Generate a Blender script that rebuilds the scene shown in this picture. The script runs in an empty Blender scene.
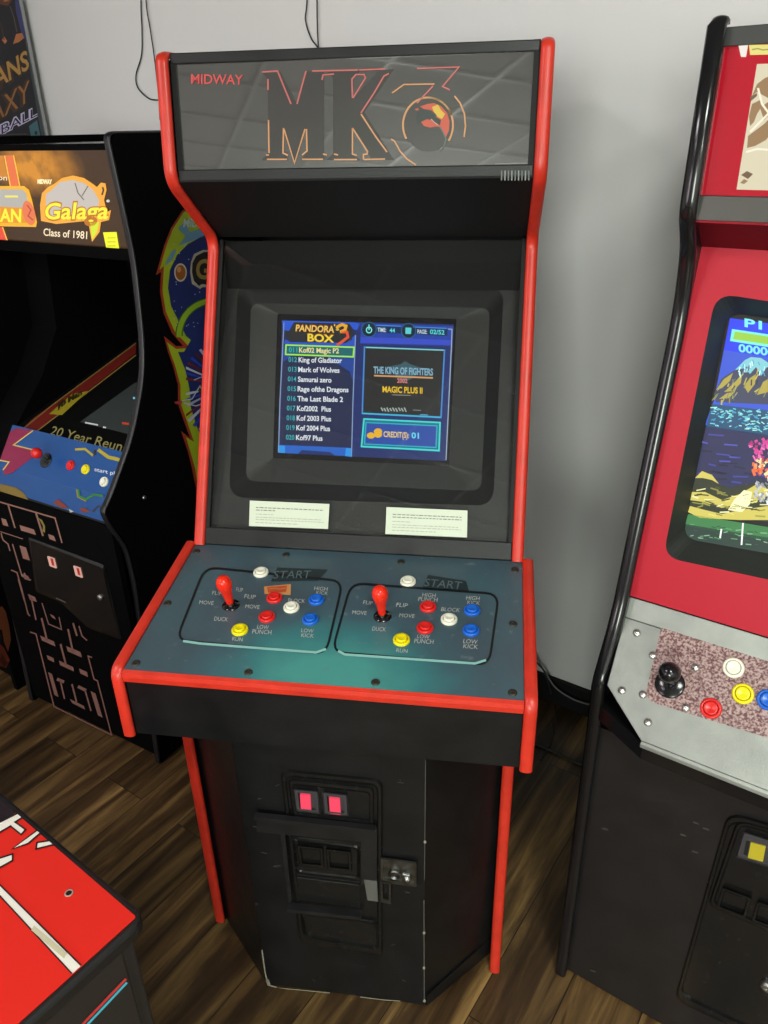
import bpy, bmesh, math, random
from mathutils import Vector, Matrix
random.seed(7)
SC = bpy.context.scene
COL = SC.collection

# ------------------------------------------------------------------ camera
CAM = (0.26667631, -1.12692256, 1.70174425)
YAW, PITCH, ROLL = math.radians(8.78927182), math.radians(26.6463454), math.radians(-1.31301632)
FPX = 764.938
_f = Vector((-math.sin(YAW)*math.cos(PITCH), math.cos(YAW)*math.cos(PITCH), -math.sin(PITCH)))
_r = Vector((math.cos(YAW), math.sin(YAW), 0)); _u = _r.cross(_f)
_r2 = math.cos(ROLL)*_r + math.sin(ROLL)*_u; _u2 = -math.sin(ROLL)*_r + math.cos(ROLL)*_u
cd = bpy.data.cameras.new('camera'); cam = bpy.data.objects.new('camera', cd); COL.objects.link(cam)
cd.sensor_fit = 'HORIZONTAL'; cd.sensor_width = 36.0; cd.lens = FPX/768*36.0; cd.clip_start = .02
cam.matrix_world = Matrix(((_r2.x, _u2.x, -_f.x, CAM[0]), (_r2.y, _u2.y, -_f.y, CAM[1]), (_r2.z, _u2.z, -_f.z, CAM[2]), (0, 0, 0, 1)))
SC.camera = cam
CV = Vector(CAM)

# ------------------------------------------------------------------ world, exposure, lights
w = bpy.data.worlds.new('world'); SC.world = w; w.use_nodes = True
w.node_tree.nodes['Background'].inputs[0].default_value = (.8, .85, 1, 1)
w.node_tree.nodes['Background'].inputs[1].default_value = .02
SC.view_settings.view_transform = 'Standard'; SC.view_settings.look = 'None'
SC.view_settings.gamma = 1; SC.view_settings.use_curve_mapping = False
SC.view_settings.exposure = 0.32
ROOM_H = 2.95
def area(name, loc, size, power, color, target=None, sy=None):
    l = bpy.data.lights.new(name, 'AREA'); l.shape = 'RECTANGLE'; l.size = size; l.size_y = sy or size
    l.energy = power; l.color = color
    o = bpy.data.objects.new(name, l); COL.objects.link(o); o.location = loc
    d = Vector(target) - Vector(loc) if target else Vector((0, 0, -1))
    o.rotation_euler = d.to_track_quat('-Z', 'Y').to_euler()
    return o
LIGHTS = [  # ceiling troffers: u, v, power, colour  (wall-aligned grid)
    (-.995, -1.855, 20, (1.0, .92, .96)),
    (-.995, -3.075, 9, (1.0, .94, .96)),
    (2.665, -2.465, 38, (.95, 1.0, .92)),
    (1.445, -1.245, 32, (.94, 1.0, .92)),
]

FILL_WINDOWS = [  # two unseen windows added behind the camera for low frontal fill light: u, z, width, height, power, colour
    (-2.2, 1.75, 1.3, 1.5, 35, (1.0, .90, .95)),
    (2.3, 1.75, 1.5, 1.5, 150, (.92, 1.0, .90)),
]

# ------------------------------------------------------------------ frames
class Fr:
    """upright frame turned about z: p(u, v, z) -> world point"""
    def __init__(s, deg):
        t = math.radians(deg); s.deg = deg
        s.U = Vector((math.cos(t), math.sin(t), 0)); s.V = Vector((-math.sin(t), math.cos(t), 0))
    def p(s, u, v, z=0): return s.U*u + s.V*v + Vector((0, 0, z))
M0, RW, LF = Fr(0), Fr(-26.5), Fr(-22)

def ray(px, py): return (_f + _r2*((px-384)/FPX) - _u2*((py-512)/FPX))
class Pl:
    """a real plane in the room; measured photo points are looked up on it"""
    def __init__(s, p0, n):
        s.p0 = Vector(p0); s.n = Vector(n).normalized()
        if s.n.dot(CV - s.p0) < 0: s.n = -s.n
    def at(s, px, py, off=0.0):
        d = ray(px, py); t = (s.p0 + s.n*off - CV).dot(s.n)/d.dot(s.n)
        return CV + d*t
def plane3(a, b, c):
    a, b, c = Vector(a), Vector(b), Vector(c); return Pl(a, (b-a).cross(c-a))

# ------------------------------------------------------------------ materials
MATS = {}
def mat(name, col, rough=.5, spec=.5, metal=0., coat=0., emit=None, es=0., bump=0., bscale=200., var=0., vscale=8.):
    if name in MATS: return MATS[name]
    m = bpy.data.materials.new(name); m.use_nodes = True; nt = m.node_tree; b = nt.nodes['Principled BSDF']
    b.inputs['Base Color'].default_value = (*col, 1); b.inputs['Roughness'].default_value = rough
    b.inputs['Specular IOR Level'].default_value = spec; b.inputs['Metallic'].default_value = metal
    b.inputs['Coat Weight'].default_value = coat
    if emit: b.inputs['Emission Color'].default_value = (*emit, 1); b.inputs['Emission Strength'].default_value = es
    tc = nt.nodes.new('ShaderNodeTexCoord')
    if var:
        n = nt.nodes.new('ShaderNodeTexNoise'); n.inputs['Scale'].default_value = vscale; n.inputs['Detail'].default_value = 6
        nt.links.new(tc.outputs['Object'], n.inputs['Vector'])
        r = nt.nodes.new('ShaderNodeMapRange'); r.inputs['From Min'].default_value = .3; r.inputs['From Max'].default_value = .7
        r.inputs['To Min'].default_value = 1-var; r.inputs['To Max'].default_value = 1+var
        nt.links.new(n.outputs[0], r.inputs['Value'])
        mx = nt.nodes.new('ShaderNodeVectorMath'); mx.operation = 'SCALE'; mx.inputs[0].default_value = col
        nt.links.new(r.outputs[0], mx.inputs['Scale']); nt.links.new(mx.outputs[0], b.inputs['Base Color'])
        r2 = nt.nodes.new('ShaderNodeMapRange'); r2.inputs['To Min'].default_value = max(0, rough-.1); r2.inputs['To Max'].default_value = min(1, rough+.1)
        nt.links.new(n.outputs[0], r2.inputs['Value']); nt.links.new(r2.outputs[0], b.inputs['Roughness'])
    if bump:
        n = nt.nodes.new('ShaderNodeTexNoise'); n.inputs['Scale'].default_value = bscale; n.inputs['Detail'].default_value = 3
        nt.links.new(tc.outputs['Object'], n.inputs['Vector'])
        bp = nt.nodes.new('ShaderNodeBump'); bp.inputs['Strength'].default_value = bump; bp.inputs['Distance'].default_value = .002
        nt.links.new(n.outputs[0], bp.inputs['Height']); nt.links.new(bp.outputs[0], b.inputs['Normal'])
    MATS[name] = m; return m
def s2l(h):
    r = []
    for i in (0, 2, 4):
        c = int(h[i:i+2], 16)/255; r.append(c/12.92 if c <= .04045 else ((c+.055)/1.055)**2.4)
    return tuple(r)
def pm(h, rough=.45, **k):           # printed colour
    return mat('print_'+h+str(rough), s2l(h), rough, **k)
def em(h, s=1.0):                    # lit screen / backlit colour
    c = s2l(h); return mat('lit_'+h+'_'+str(s), (.01, .01, .01), .3, emit=c, es=s)

black_lam = mat('black_laminate', (.0055, .0055, .006), .40, spec=.35, var=.25, vscale=14, bump=.15, bscale=300)
black_mat = mat('black_matte_board', (.006, .006, .006), .6, spec=.25)
black_side = mat('black_side_vinyl', (.0012, .0012, .0014), .7, spec=.06)
black_gloss = mat('black_gloss_plastic', (.006, .006, .007), .16)
black_pow = mat('black_powder_coat', (.009, .009, .009), .32, bump=.25, bscale=700)
red_trim = mat('red_trim_plastic', s2l('c8301f'), .38, var=.12, vscale=30)
steel = mat('worn_steel', (.42, .42, .40), .35, metal=1, var=.2, vscale=40)
dark_steel = mat('dark_steel', (.16, .16, .15), .35, metal=1, var=.3, vscale=60)
W_ = s2l
red_btn = mat('red_button', s2l('d8201c'), .3); white_btn = mat('white_button', s2l('e6e4d2'), .3)
blue_btn = mat('blue_button', s2l('1560c8'), .3); yel_btn = mat('yellow_button', s2l('e8d808'), .3)
red_stick = mat('red_joystick_plastic', s2l('e82a12'), .22)

def nodes(m): return m.node_tree, m.node_tree.nodes, m.node_tree.links
def glassmat(name, tint=(.8, .8, .8), boost=1.0, rough=.02):
    m = bpy.data.materials.new(name); m.use_nodes = True; nt, N, L = nodes(m)
    for n in list(N):
        if n.type != 'OUTPUT_MATERIAL': N.remove(n)
    out = [n for n in N if n.type == 'OUTPUT_MATERIAL'][0]
    t = N.new('ShaderNodeBsdfTransparent'); t.inputs[0].default_value = (*tint, 1)
    g = N.new('ShaderNodeBsdfGlossy'); g.inputs['Roughness'].default_value = rough
    fr = N.new('ShaderNodeFresnel'); fr.inputs[0].default_value = 1.5
    mu = N.new('ShaderNodeMath'); mu.operation = 'MULTIPLY'; mu.inputs[1].default_value = boost; mu.use_clamp = True
    mx = N.new('ShaderNodeMixShader')
    L.new(fr.outputs[0], mu.inputs[0]); L.new(mu.outputs[0], mx.inputs[0]); L.new(t.outputs[0], mx.inputs[1]); L.new(g.outputs[0], mx.inputs[2])
    L.new(mx.outputs[0], out.inputs[0]); MATS[name] = m; return m
def clearmat(name, tint):
    m = bpy.data.materials.new(name); m.use_nodes = True; nt, N, L = nodes(m)
    for n in list(N):
        if n.type != 'OUTPUT_MATERIAL': N.remove(n)
    out = [n for n in N if n.type == 'OUTPUT_MATERIAL'][0]
    t = N.new('ShaderNodeBsdfTransparent'); t.inputs[0].default_value = (*tint, 1); L.new(t.outputs[0], out.inputs[0]); return m
glass = glassmat('tinted_monitor_glass', (.80, .80, .80), 1.0)
glass_back = clearmat('glass_inner_face', (.92, .92, .92))

# ------------------------------------------------------------------ mesh builder
def root_inv(o):
    while o.parent: o = o.parent
    return o.matrix_basis.inverted()
class MB:
    def __init__(s): s.v = []; s.f = []; s.m = []; s.sm = []; s.mats = []
    def mi(s, m):
        if m is None: return 0
        if m not in s.mats: s.mats.append(m)
        return s.mats.index(m)
    def add(s, vs, fs, m=None, smooth=False):
        b = len(s.v); s.v += [Vector(p) for p in vs]; k = s.mi(m)
        for f in fs: s.f.append([b+i for i in f]); s.m.append(k); s.sm.append(smooth)
    def poly(s, pts, m=None): s.add(pts, [list(range(len(pts)))], m)
    def prism(s, pts, vec, m=None):
        n = len(pts); vec = Vector(vec); a = [Vector(p) for p in pts]
        s.add(a + [p+vec for p in a], [list(range(n)), [n+i for i in reversed(range(n))]] + [[(i+1) % n, i, n+i, n+(i+1) % n] for i in range(n)], m)
    def box(s, fr, u0, u1, v0, v1, z0, z1, m=None):
        s.prism([fr.p(u0, v0, z0), fr.p(u1, v0, z0), fr.p(u1, v1, z0), fr.p(u0, v1, z0)], (0, 0, z1-z0), m)
    def ring(s, outer, inner, m=None, vec=None):
        n = len(outer)
        if vec is None:
            s.add(list(outer)+list(inner), [[i, (i+1) % n, n+(i+1) % n, n+i] for i in range(n)], m)
        else:
            vec = Vector(vec); o = [Vector(p) for p in outer]; i_ = [Vector(p) for p in inner]
            vs = o + i_ + [p+vec for p in o] + [p+vec for p in i_]; fs = []
            for i in range(n):
                j = (i+1) % n
                fs += [[i, j, n+j, n+i], [2*n+j, 2*n+i, 3*n+i, 3*n+j], [j, i, 2*n+i, 2*n+j], [n+i, n+j, 3*n+j, 3*n+i]]
            s.add(vs, fs, m)
    def lathe(s, o, ax, prof, m=None, seg=24, smooth=True, cap=True):
        o = Vector(o); ax = Vector(ax).normalized()
        e1 = ax.orthogonal().normalized(); e2 = ax.cross(e1); vs = []; fs = []
        for r, h in prof:
            for i in range(seg):
                a = 2*math.pi*i/seg; vs.append(o + ax*h + (e1*math.cos(a)+e2*math.sin(a))*max(r, 1e-5))
        for k in range(len(prof)-1):
            for i in range(seg):
                j = (i+1) % seg; fs.append([k*seg+i, k*seg+j, (k+1)*seg+j, (k+1)*seg+i])
        s.add(vs, fs, m, smooth)
        if cap: s.add(vs[-seg:], [list(range(seg))], m); s.add(vs[:seg], [list(reversed(range(seg)))], m)
    def tube(s, pts, r, m=None, seg=8, smooth=True):
        pts = [Vector(p) for p in pts]; n = len(pts); vs = []; fs = []; prev = None
        for k, p in enumerate(pts):
            t = (pts[min(k+1, n-1)] - pts[max(k-1, 0)]).normalized()
            e1 = t.orthogonal().normalized() if prev is None else (prev - t*prev.dot(t)).normalized()
            prev = e1; e2 = t.cross(e1)
            for i in range(seg):
                a = 2*math.pi*i/seg; vs.append(p + (e1*math.cos(a)+e2*math.sin(a))*r)
        for k in range(n-1):
            for i in range(seg):
                j = (i+1) % seg; fs.append([k*seg+i, k*seg+j, (k+1)*seg+j, (k+1)*seg+i])
        s.add(vs, fs, m, smooth)
        s.add(vs[:seg], [list(reversed(range(seg)))], m); s.add(vs[-seg:], [list(range(seg))], m)
    def build(s, name, m, parent=None, bevel=0., recalc=True, kind=None, label=None):
        if m is not None and m not in s.mats:
            if not s.mats: s.mats.append(m)
        inv = root_inv(parent) if parent else Matrix()
        me = bpy.data.meshes.new(name); me.from_pydata([inv @ p for p in s.v], [], s.f)
        for mm in s.mats: me.materials.append(mm)
        for i, p in enumerate(me.polygons): p.material_index = s.m[i]; p.use_smooth = s.sm[i]
        if recalc:
            b = bmesh.new(); b.from_mesh(me); bmesh.ops.recalc_face_normals(b, faces=b.faces); b.to_mesh(me); b.free()
        me.update()
        o = bpy.data.objects.new(name, me); COL.objects.link(o)
        if parent: o.parent = parent
        if bevel:
            bv = o.modifiers.new('bevel', 'BEVEL'); bv.width = bevel; bv.segments = 2; bv.limit_method = 'ANGLE'; bv.angle_limit = .7
        if kind: o['kind'] = kind
        if label: o['label'] = label
        return o
def thing(name, label, cat, loc, deg=0., group=None):
    o = bpy.data.objects.new(name, None); COL.objects.link(o); o.empty_display_size = .1
    o.matrix_basis = Matrix.Translation(Vector(loc)) @ Matrix.Rotation(math.radians(deg), 4, 'Z')
    o['label'] = label; o['category'] = cat
    if group: o['group'] = group
    return o
def smoothpath(pts, n=6):            # Catmull-Rom
    pts = [Vector(p) for p in pts]; out = []
    P = [pts[0]] + pts + [pts[-1]]
    for i in range(1, len(P)-2):
        a, b, c, d = P[i-1], P[i], P[i+1], P[i+2]
        for k in range(n):
            t = k/n; out.append(.5*((2*b)+(c-a)*t+(2*a-5*b+4*c-d)*t*t+(3*b-a-3*c+d)*t**3))
    out.append(pts[-1]); return out
def fillet(pts, rad, closed=True, n=5):
    """round the corners of a 2-D or 3-D polyline"""
    pts = [Vector(p) for p in pts]; N = len(pts); out = []
    for i, p in enumerate(pts):
        r = rad[i] if isinstance(rad, (list, tuple)) else rad
        if r <= 0 or (not closed and i in (0, N-1)): out.append(p); continue
        a = pts[i-1]; b = pts[(i+1) % N]; da = a-p; db = b-p
        ra = min(r, da.length*.49); rb = min(r, db.length*.49)
        p1 = p + da.normalized()*ra; p2 = p + db.normalized()*rb
        for k in range(n+1):
            t = k/n; out.append(p1*(1-t)**2 + p*2*t*(1-t) + p2*t*t)
    return out
def rrect_px(pl, quad, r, off=0., n=6):
    return fillet([pl.at(x, y, off) for x, y in quad], r, n=n)

# ------------------------------------------------------------------ lettering
_tc = {}
def text_mesh(txt, bold=.0, shear=0., ls=1.):
    k = (txt, bold, shear, ls)
    if k in _tc: return _tc[k]
    c = bpy.data.curves.new('t', 'FONT'); c.body = txt; c.offset = bold; c.resolution_u = 3; c.shear = shear; c.space_character = ls
    o = bpy.data.objects.new('t', c); COL.objects.link(o)
    bpy.context.view_layer.update()
    dg = bpy.context.evaluated_depsgraph_get(); me = bpy.data.meshes.new_from_object(o.evaluated_get(dg))
    v = [(p.co.x, p.co.y) for p in me.vertices]; f = [list(p.vertices) for p in me.polygons]
    bpy.data.objects.remove(o); bpy.data.curves.remove(c); bpy.data.meshes.remove(me)
    x0 = min(p[0] for p in v); x1 = max(p[0] for p in v)
    _tc[k] = ([((x-x0)/(x1-x0), y/.73) for x, y in v], f); return _tc[k]
LAY = .00035
class Art(MB):
    """print or picture lying on a real surface"""
    def __init__(s, pl, base=.0004): super().__init__(); s.pl = pl; s.base = base
    def P(s, x, y, l): return s.pl.at(x, y, s.base + l*LAY)
    def fill(s, pts, m, l=0): s.poly([s.P(x, y, l) for x, y in pts], m)
    def rfill(s, pts, r, m, l=0): s.poly(fillet([s.P(x, y, l) for x, y in pts], r), m)
    def line(s, pts, wpx, m, l=1, closed=False):
        P = [Vector((x, y)) for x, y in pts]; n = len(P); L, R = [], []
        for i in range(n):
            a = P[i-1] if (i > 0 or closed) else P[i]; b = P[(i+1) % n] if (i < n-1 or closed) else P[i]
            d1 = (P[i]-a).normalized() if (P[i]-a).length > 1e-6 else None; d2 = (b-P[i]).normalized() if (b-P[i]).length > 1e-6 else None
            if d1 is None: d1 = d2
            if d2 is None: d2 = d1
            t = (d1+d2); t = t.normalized() if t.length > .2 else d1
            nn = Vector((-t.y, t.x)); c = max(.45, abs(nn.dot(Vector((-d1.y, d1.x))))); h = wpx/2/c
            L.append(s.P(*(P[i]+nn*h), l)); R.append(s.P(*(P[i]-nn*h), l))
        k = n if closed else n-1
        s.add(L+R, [[i, (i+1) % n, n+(i+1) % n, n+i] for i in range(k)], m)
    def ell(s, cx, cy, rx, ry, m, l=0, rot=0, n=28, a0=0, a1=360):
        s.fill(s.epts(cx, cy, rx, ry, rot, n, a0, a1), m, l)
    @staticmethod
    def epts(cx, cy, rx, ry, rot=0, n=28, a0=0, a1=360):
        c, q = math.cos(math.radians(rot)), math.sin(math.radians(rot)); o = []
        full = abs(a1-a0) >= 360
        for i in range(n):
            a = math.radians(a0+(a1-a0)*i/(n if full else n-1)); x, y = rx*math.cos(a), ry*math.sin(a)
            o.append((cx+x*c-y*q, cy+x*q+y*c))
        return o
    def text(s, txt, p0, p1, h, m, l=2, bold=0., shear=0., up=None, ls=1.):
        """p0-p1: baseline ends, h: cap height in photo pixels"""
        v, f = text_mesh(txt, bold, shear, ls); O = s.P(*p0, l); X = s.P(*p1, l) - O
        ux, uy = up if up else (0, -1)
        Y = s.P(p0[0]+ux*h, p0[1]+uy*h, l) - O
        s.add([O + X*a + Y*b for a, b in v], f, m)
    def build(s, name, parent, m=None, clip=None, **k):
        o = super().build(name, m, parent, recalc=False, **k)
        if clip:                     # trim the print to the edge of the part it lies on
            inv = root_inv(parent); b = bmesh.new(); b.from_mesh(o.data)
            for p, n in clip:
                bmesh.ops.bisect_plane(b, geom=b.verts[:]+b.edges[:]+b.faces[:], plane_co=inv @ Vector(p), plane_no=inv.to_3x3() @ Vector(n), clear_outer=True)
            b.to_mesh(o.data); b.free()
        return o

def edge_strip(fr, uc, path, w, h=.006, seg=None):
    """moulding pushed on the front edge of a side panel; path is (v, z) points walked top to bottom"""
    P = [Vector(p) for p in path]; n = len(P); mb = MB()
    sec = [(-1, -.35), (-1, .25), (-.78, .8), (-.4, 1), (0, 1.08), (.4, 1), (.78, .8), (1, .25), (1, -.35)]
    rows = []
    for i in range(n):
        d = (P[min(i+1, n-1)] - P[max(i-1, 0)]).normalized(); nn = Vector((d.y, -d.x))  # outward = towards the front (-v) when walking down
        if nn.x > 0 and abs(d.y) > .3: nn = -nn
        rows.append([fr.p(uc + a*w/2, P[i].x + nn.x*b*h, P[i].y + nn.y*b*h) for a, b in sec])
    k = len(sec)
    mb.add([p for r in rows for p in r], [[i*k+j, i*k+j+1, (i+1)*k+j+1, (i+1)*k+j] for i in range(n-1) for j in range(k-1)]
           + [[i*k+k-1, i*k, (i+1)*k, (i+1)*k+k-1] for i in range(n-1)], None, True)
    mb.add(rows[0], [list(range(k))]); mb.add(rows[-1], [list(reversed(range(k)))])
    return mb

# ================================================================== SETTING
def wood_floor():
    m = bpy.data.materials.new('wood_plank_floor'); m.use_nodes = True; nt, N, L = nodes(m); b = N['Principled BSDF']
    tc = N.new('ShaderNodeTexCoord'); mp = N.new('ShaderNodeMapping'); mp.inputs['Rotation'].default_value = (0, 0, math.radians(-63.5))
    L.new(tc.outputs['Object'], mp.inputs[0])
    br = N.new('ShaderNodeTexBrick'); br.inputs['Scale'].default_value = 1; br.offset = .37
    br.inputs['Brick Width'].default_value = 1.22; br.inputs['Row Height'].default_value = .152; br.inputs['Mortar Size'].default_value = .0012
    br.inputs['Color1'].default_value = (0, 0, 0, 1); br.inputs['Color2'].default_value = (1, 1, 1, 1); br.inputs['Mortar'].default_value = (.5, .5, .5, 1)
    L.new(mp.outputs[0], br.inputs['Vector'])
    mp2 = N.new('ShaderNodeMapping'); mp2.inputs['Scale'].default_value = (1.2, 13, 1); L.new(mp.outputs[0], mp2.inputs[0])
    ad = N.new('ShaderNodeVectorMath'); ad.operation = 'ADD'; sc = N.new('ShaderNodeVectorMath'); sc.operation = 'SCALE'; sc.inputs['Scale'].default_value = 9.
    L.new(br.outputs['Color'], sc.inputs[0]); L.new(mp2.outputs[0], ad.inputs[0]); L.new(sc.outputs[0], ad.inputs[1])
    n1 = N.new('ShaderNodeTexNoise'); n1.inputs['Scale'].default_value = 1.4; n1.inputs['Detail'].default_value = 8; n1.inputs['Roughness'].default_value = .62; n1.inputs['Distortion'].default_value = .6
    L.new(ad.outputs[0], n1.inputs['Vector'])
    r = N.new('ShaderNodeValToRGB'); e = r.color_ramp.elements
    e[0].position = .30; e[0].color = (.022, .011, .004, 1); e[1].position = .74; e[1].color = (.36, .225, .075, 1)
    x = r.color_ramp.elements.new(.45); x.color = (.062, .033, .012, 1); x = r.color_ramp.elements.new(.58); x.color = (.16, .092, .032, 1)
    L.new(n1.outputs[0], r.inputs[0])
    hs = N.new('ShaderNodeMixRGB'); hs.blend_type = 'MULTIPLY'; hs.inputs[0].default_value = 1
    mr = N.new('ShaderNodeMapRange'); mr.inputs['To Min'].default_value = .55; mr.inputs['To Max'].default_value = 1.3
    L.new(br.outputs['Color'], mr.inputs[0]); L.new(r.outputs[0], hs.inputs[1]); L.new(mr.outputs[0], hs.inputs[2])
    mo = N.new('ShaderNodeMixRGB'); mo.inputs[2].default_value = (.012, .007, .004, 1)
    L.new(br.outputs['Fac'], mo.inputs[0]); L.new(hs.outputs[0], mo.inputs[1]); L.new(mo.outputs[0], b.inputs['Base Color'])
    b.inputs['Roughness'].default_value = .42
    bp = N.new('ShaderNodeBump'); bp.inputs['Strength'].default_value = .25; bp.inputs['Distance'].default_value = .002
    L.new(n1.outputs[0], bp.inputs['Height']); L.new(bp.outputs[0], b.inputs['Normal'])
    return m
WALLV = 1.035
U0, U1, V0 = -3.2, 3.4, -6.0
mb = MB(); mb.prism([RW.p(U0, V0), RW.p(U1, V0), RW.p(U1, WALLV+.1), RW.p(U0, WALLV+.1)], (0, 0, -.1))
mb.build('floor', wood_floor(), kind='structure')
wall_m = mat('painted_wall', (.72, .70, .70), .55, bump=.12, bscale=90)
for nm, a in (('wall_back', (U0, U1, WALLV, WALLV+.1)), ('wall_front', (U0, U1, V0-.1, V0)), ('wall_left', (U0-.1, U0, V0, WALLV)), ('wall_right', (U1, U1+.1, V0, WALLV))):
    mb = MB(); mb.box(RW, *a, 0, ROOM_H); mb.build(nm, wall_m, kind='structure')
mb = MB(); mb.box(RW, U0, U1, WALLV-.014, WALLV, 0, .10); mb.build('baseboard_back', black_mat, kind='structure', bevel=.003)
def ceil_mat():
    m = mat('ceiling_tile', (.34, .34, .33), .9, bump=.3, bscale=60); return m
mb = MB(); mb.box(RW, U0, U1, V0, WALLV+.1, ROOM_H, ROOM_H+.1); mb.build('ceiling', ceil_mat(), kind='structure')
G = .61; tb = MB()
u = -1.605 - G*2
while u < U1:
    tb.box(RW, u-.012, u+.012, V0, WALLV, ROOM_H-.012, ROOM_H-.001); u += G
v = -1.855 - G*6
while v < WALLV:
    tb.box(RW, U0, U1, v-.012, v+.012, ROOM_H-.011, ROOM_H-.001); v += G
tb.build('trim_1', mat('white_ceiling_grid', (.5, .5, .5), .5), kind='structure')
for i, (u, v, pw, c) in enumerate(LIGHTS):
    lm = mat('light_diffuser_%d' % i, (.8, .8, .8), .6)
    t = thing('ceiling_light', ('square ceiling light panel, %s' % ('above the left aisle', 'behind the left aisle', 'near the right wall', 'above the right cabinet aisle')[i]), 'ceiling light', RW.p(u, v, ROOM_H-.03), -26.5)
    fr_ = MB(); o = [RW.p(u+a*.3, v+b*.3, ROOM_H-.03) for a, b in ((-1, -1), (1, -1), (1, 1), (-1, 1))]; ii = [RW.p(u+a*.28, v+b*.28, ROOM_H-.03) for a, b in ((-1, -1), (1, -1), (1, 1), (-1, 1))]
    fr_.ring(o, ii, None, (0, 0, .017)); fr_.build('light_frame', mat('white_enamel', (.8, .8, .8), .4), t)
    A = area('ceiling_light_lamp', RW.p(u, v, ROOM_H-.035), .54, pw, c)
    A.rotation_euler = (0, 0, math.radians(-26.5))

for i, (u, z, w_, h_, pw, c) in enumerate(FILL_WINDOWS):  # added fill: area lights with frames standing in for windows
    s = MB(); q = lambda k, d: [RW.p(u+a*(w_/2+k), V0+d, z+b*(h_/2+k)) for a, b in ((-1, -1), (1, -1), (1, 1), (-1, 1))]
    s.ring(q(.07, .001), q(0, .001), None, RW.V*.03); wf = s.build('window_%d' % (i+1), mat('white_enamel', (.8, .8, .8), .4), kind='structure')
    A = area('window_daylight', RW.p(u, V0+.03, z), w_, pw, c, sy=h_); A.rotation_euler = (RW.V).to_track_quat('-Z', 'Y').to_euler()

# ================================================================== MAIN CABINET (x right, y depth)
def bez(pts, r=.02): return fillet([(a, b) for a, b in pts], r, closed=False, n=5)
A_, B_, C_, D_ = (.324, 1.824), (.293, 1.623), (.478, 1.503), (.189, .938)
main = thing('arcade_cabinet', 'tall black arcade cabinet with bright red edge trim and two red bat-top joysticks', 'arcade cabinet', (0, 0, 0))
HB = .325
prof = [(.80, 1.814), (.325, 1.814), B_, C_, D_, (.18, .74), (-.004, .74), (-.004, .012), (.80, .012)]
for sx in (-1, 1):
    s = MB(); x0 = sx*(HB-.010)
    s.prism([(x0, p[0], p[1]) for p in fillet(prof, [0, .010, .033, .038, 0, 0, 0, 0, 0])], (sx*.020, 0, 0)); sp = s.build('side_panel', black_lam, main)
    path = [(.36, 1.821), (.342, 1.8205)] + bez([(.338, 1.820), (.3235, 1.816), B_, C_, D_], [0, .008, .03, .035, 0])
    t = edge_strip(M0, sx*HB, [(a, b) for a, b in path], .0225, .007); t.build('edge_trim', red_trim, sp)
    low = [(-.004, .745), (-.004, .4), (-.004, .02)] if sx < 0 else [(-.004, .745), (-.006, .40), (-.014, .18), (-.034, .006)]
    t = edge_strip(M0, sx*HB, low, .0225, .007); t.build('lower_edge_trim', red_trim, sp)
    # the wider cheek beside the control panel
    cx = sx*.345
    s = MB(); s.prism([(cx-.009, y, z) for y, z in [(.19, .936), (-.168, .890), (-.168, .752), (.19, .752)]], (.018, 0, 0))
    ck = s.build('control_cheek', black_lam, main)
    t = edge_strip(M0, cx, fillet([(.192, .9385), (-.171, .893), (-.171, .752)], [0, .02, 0], closed=False), .021, .006)
    t.build('edge_trim', red_trim, ck)
s = MB(); s.box(M0, -.315, .315, .78, .80, .012, 1.82); s.build('back_panel', black_lam, main)
s = MB(); s.box(M0, -.315, .315, .345, .80, 1.806, 1.824); s.build('top_panel', black_lam, main)
s = MB(); s.box(M0, -.315, .315, .20, .78, .03, .05); s.build('bottom_board', black_mat, main)
# --- marquee
PM = plane3((0, .336, 1.824), (0, .305, 1.623), (1, .336, 1.824))
mw = .3135
s = MB()
def mp(x, t, off): # point on marquee plane, t 0 top..1 bottom
    a = Vector((x, .336, 1.824)); b = Vector((x, .305, 1.623)); return a.lerp(b, t) + PM.n*off
s.prism([mp(-mw, .02, 0), mp(mw, .02, 0), mp(mw, .985, 0), mp(-mw, .985, 0)], PM.n*-.006)
mq_m = mat('smoked_marquee_acrylic', (.06, .06, .059), .06, spec=1., coat=1.)
mq_m.node_tree.nodes['Principled BSDF'].inputs['Coat IOR'].default_value = 1.9
s.build('marquee_panel', mq_m, main)
s = MB(); s.prism([mp(-mw, 0, .004), mp(mw, 0, .004), mp(mw, .085, .004), mp(-mw, .085, .004)], PM.n*-.02); s.build('marquee_top_retainer', black_lam, main, bevel=.002)
s = MB(); s.prism([mp(-mw, .905, .004), mp(mw, .905, .004), mp(mw, 1.0, .004), mp(-mw, 1.0, .004)], PM.n*-.02); s.build('marquee_bottom_retainer', black_lam, main, bevel=.002)
for sx in (-1, 1):
    s = MB(); s.prism([mp(sx*mw, 0, .003), mp(sx*(mw-.010), 0, .003), mp(sx*(mw-.010), 1, .003), mp(sx*mw, 1, .003)], PM.n*-.012); s.build('marquee_side_retainer', black_mat, main)
a = Art(PM, .0006)
pk, og, yl = pm('b8605c', .3), pm('c08a5c', .3), pm('c8a860', .3)
a.text('MIDWAY', (191, 83.5), (243, 84.5), 10, pm('c04a48', .3), bold=.015)
LW = 1.5
dk = mat('marquee_dark_print', (.052, .051, .05), .1, spec=.9)
a.fill([(262, 71), (280, 71), (297, 104), (307, 71), (324, 71), (324, 160), (301, 160), (307, 153), (306, 128), (294, 164), (284, 128), (284, 153), (288, 160), (262, 160), (268, 153), (268, 80)], dk, 0)
a.fill([(326, 70), (361, 70), (353, 78), (353, 98), (380, 70), (394, 69), (364, 112), (394, 160), (372, 160), (353, 128), (353, 154), (360, 160), (326, 160), (333, 154), (333, 78)], dk, 0)
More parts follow.
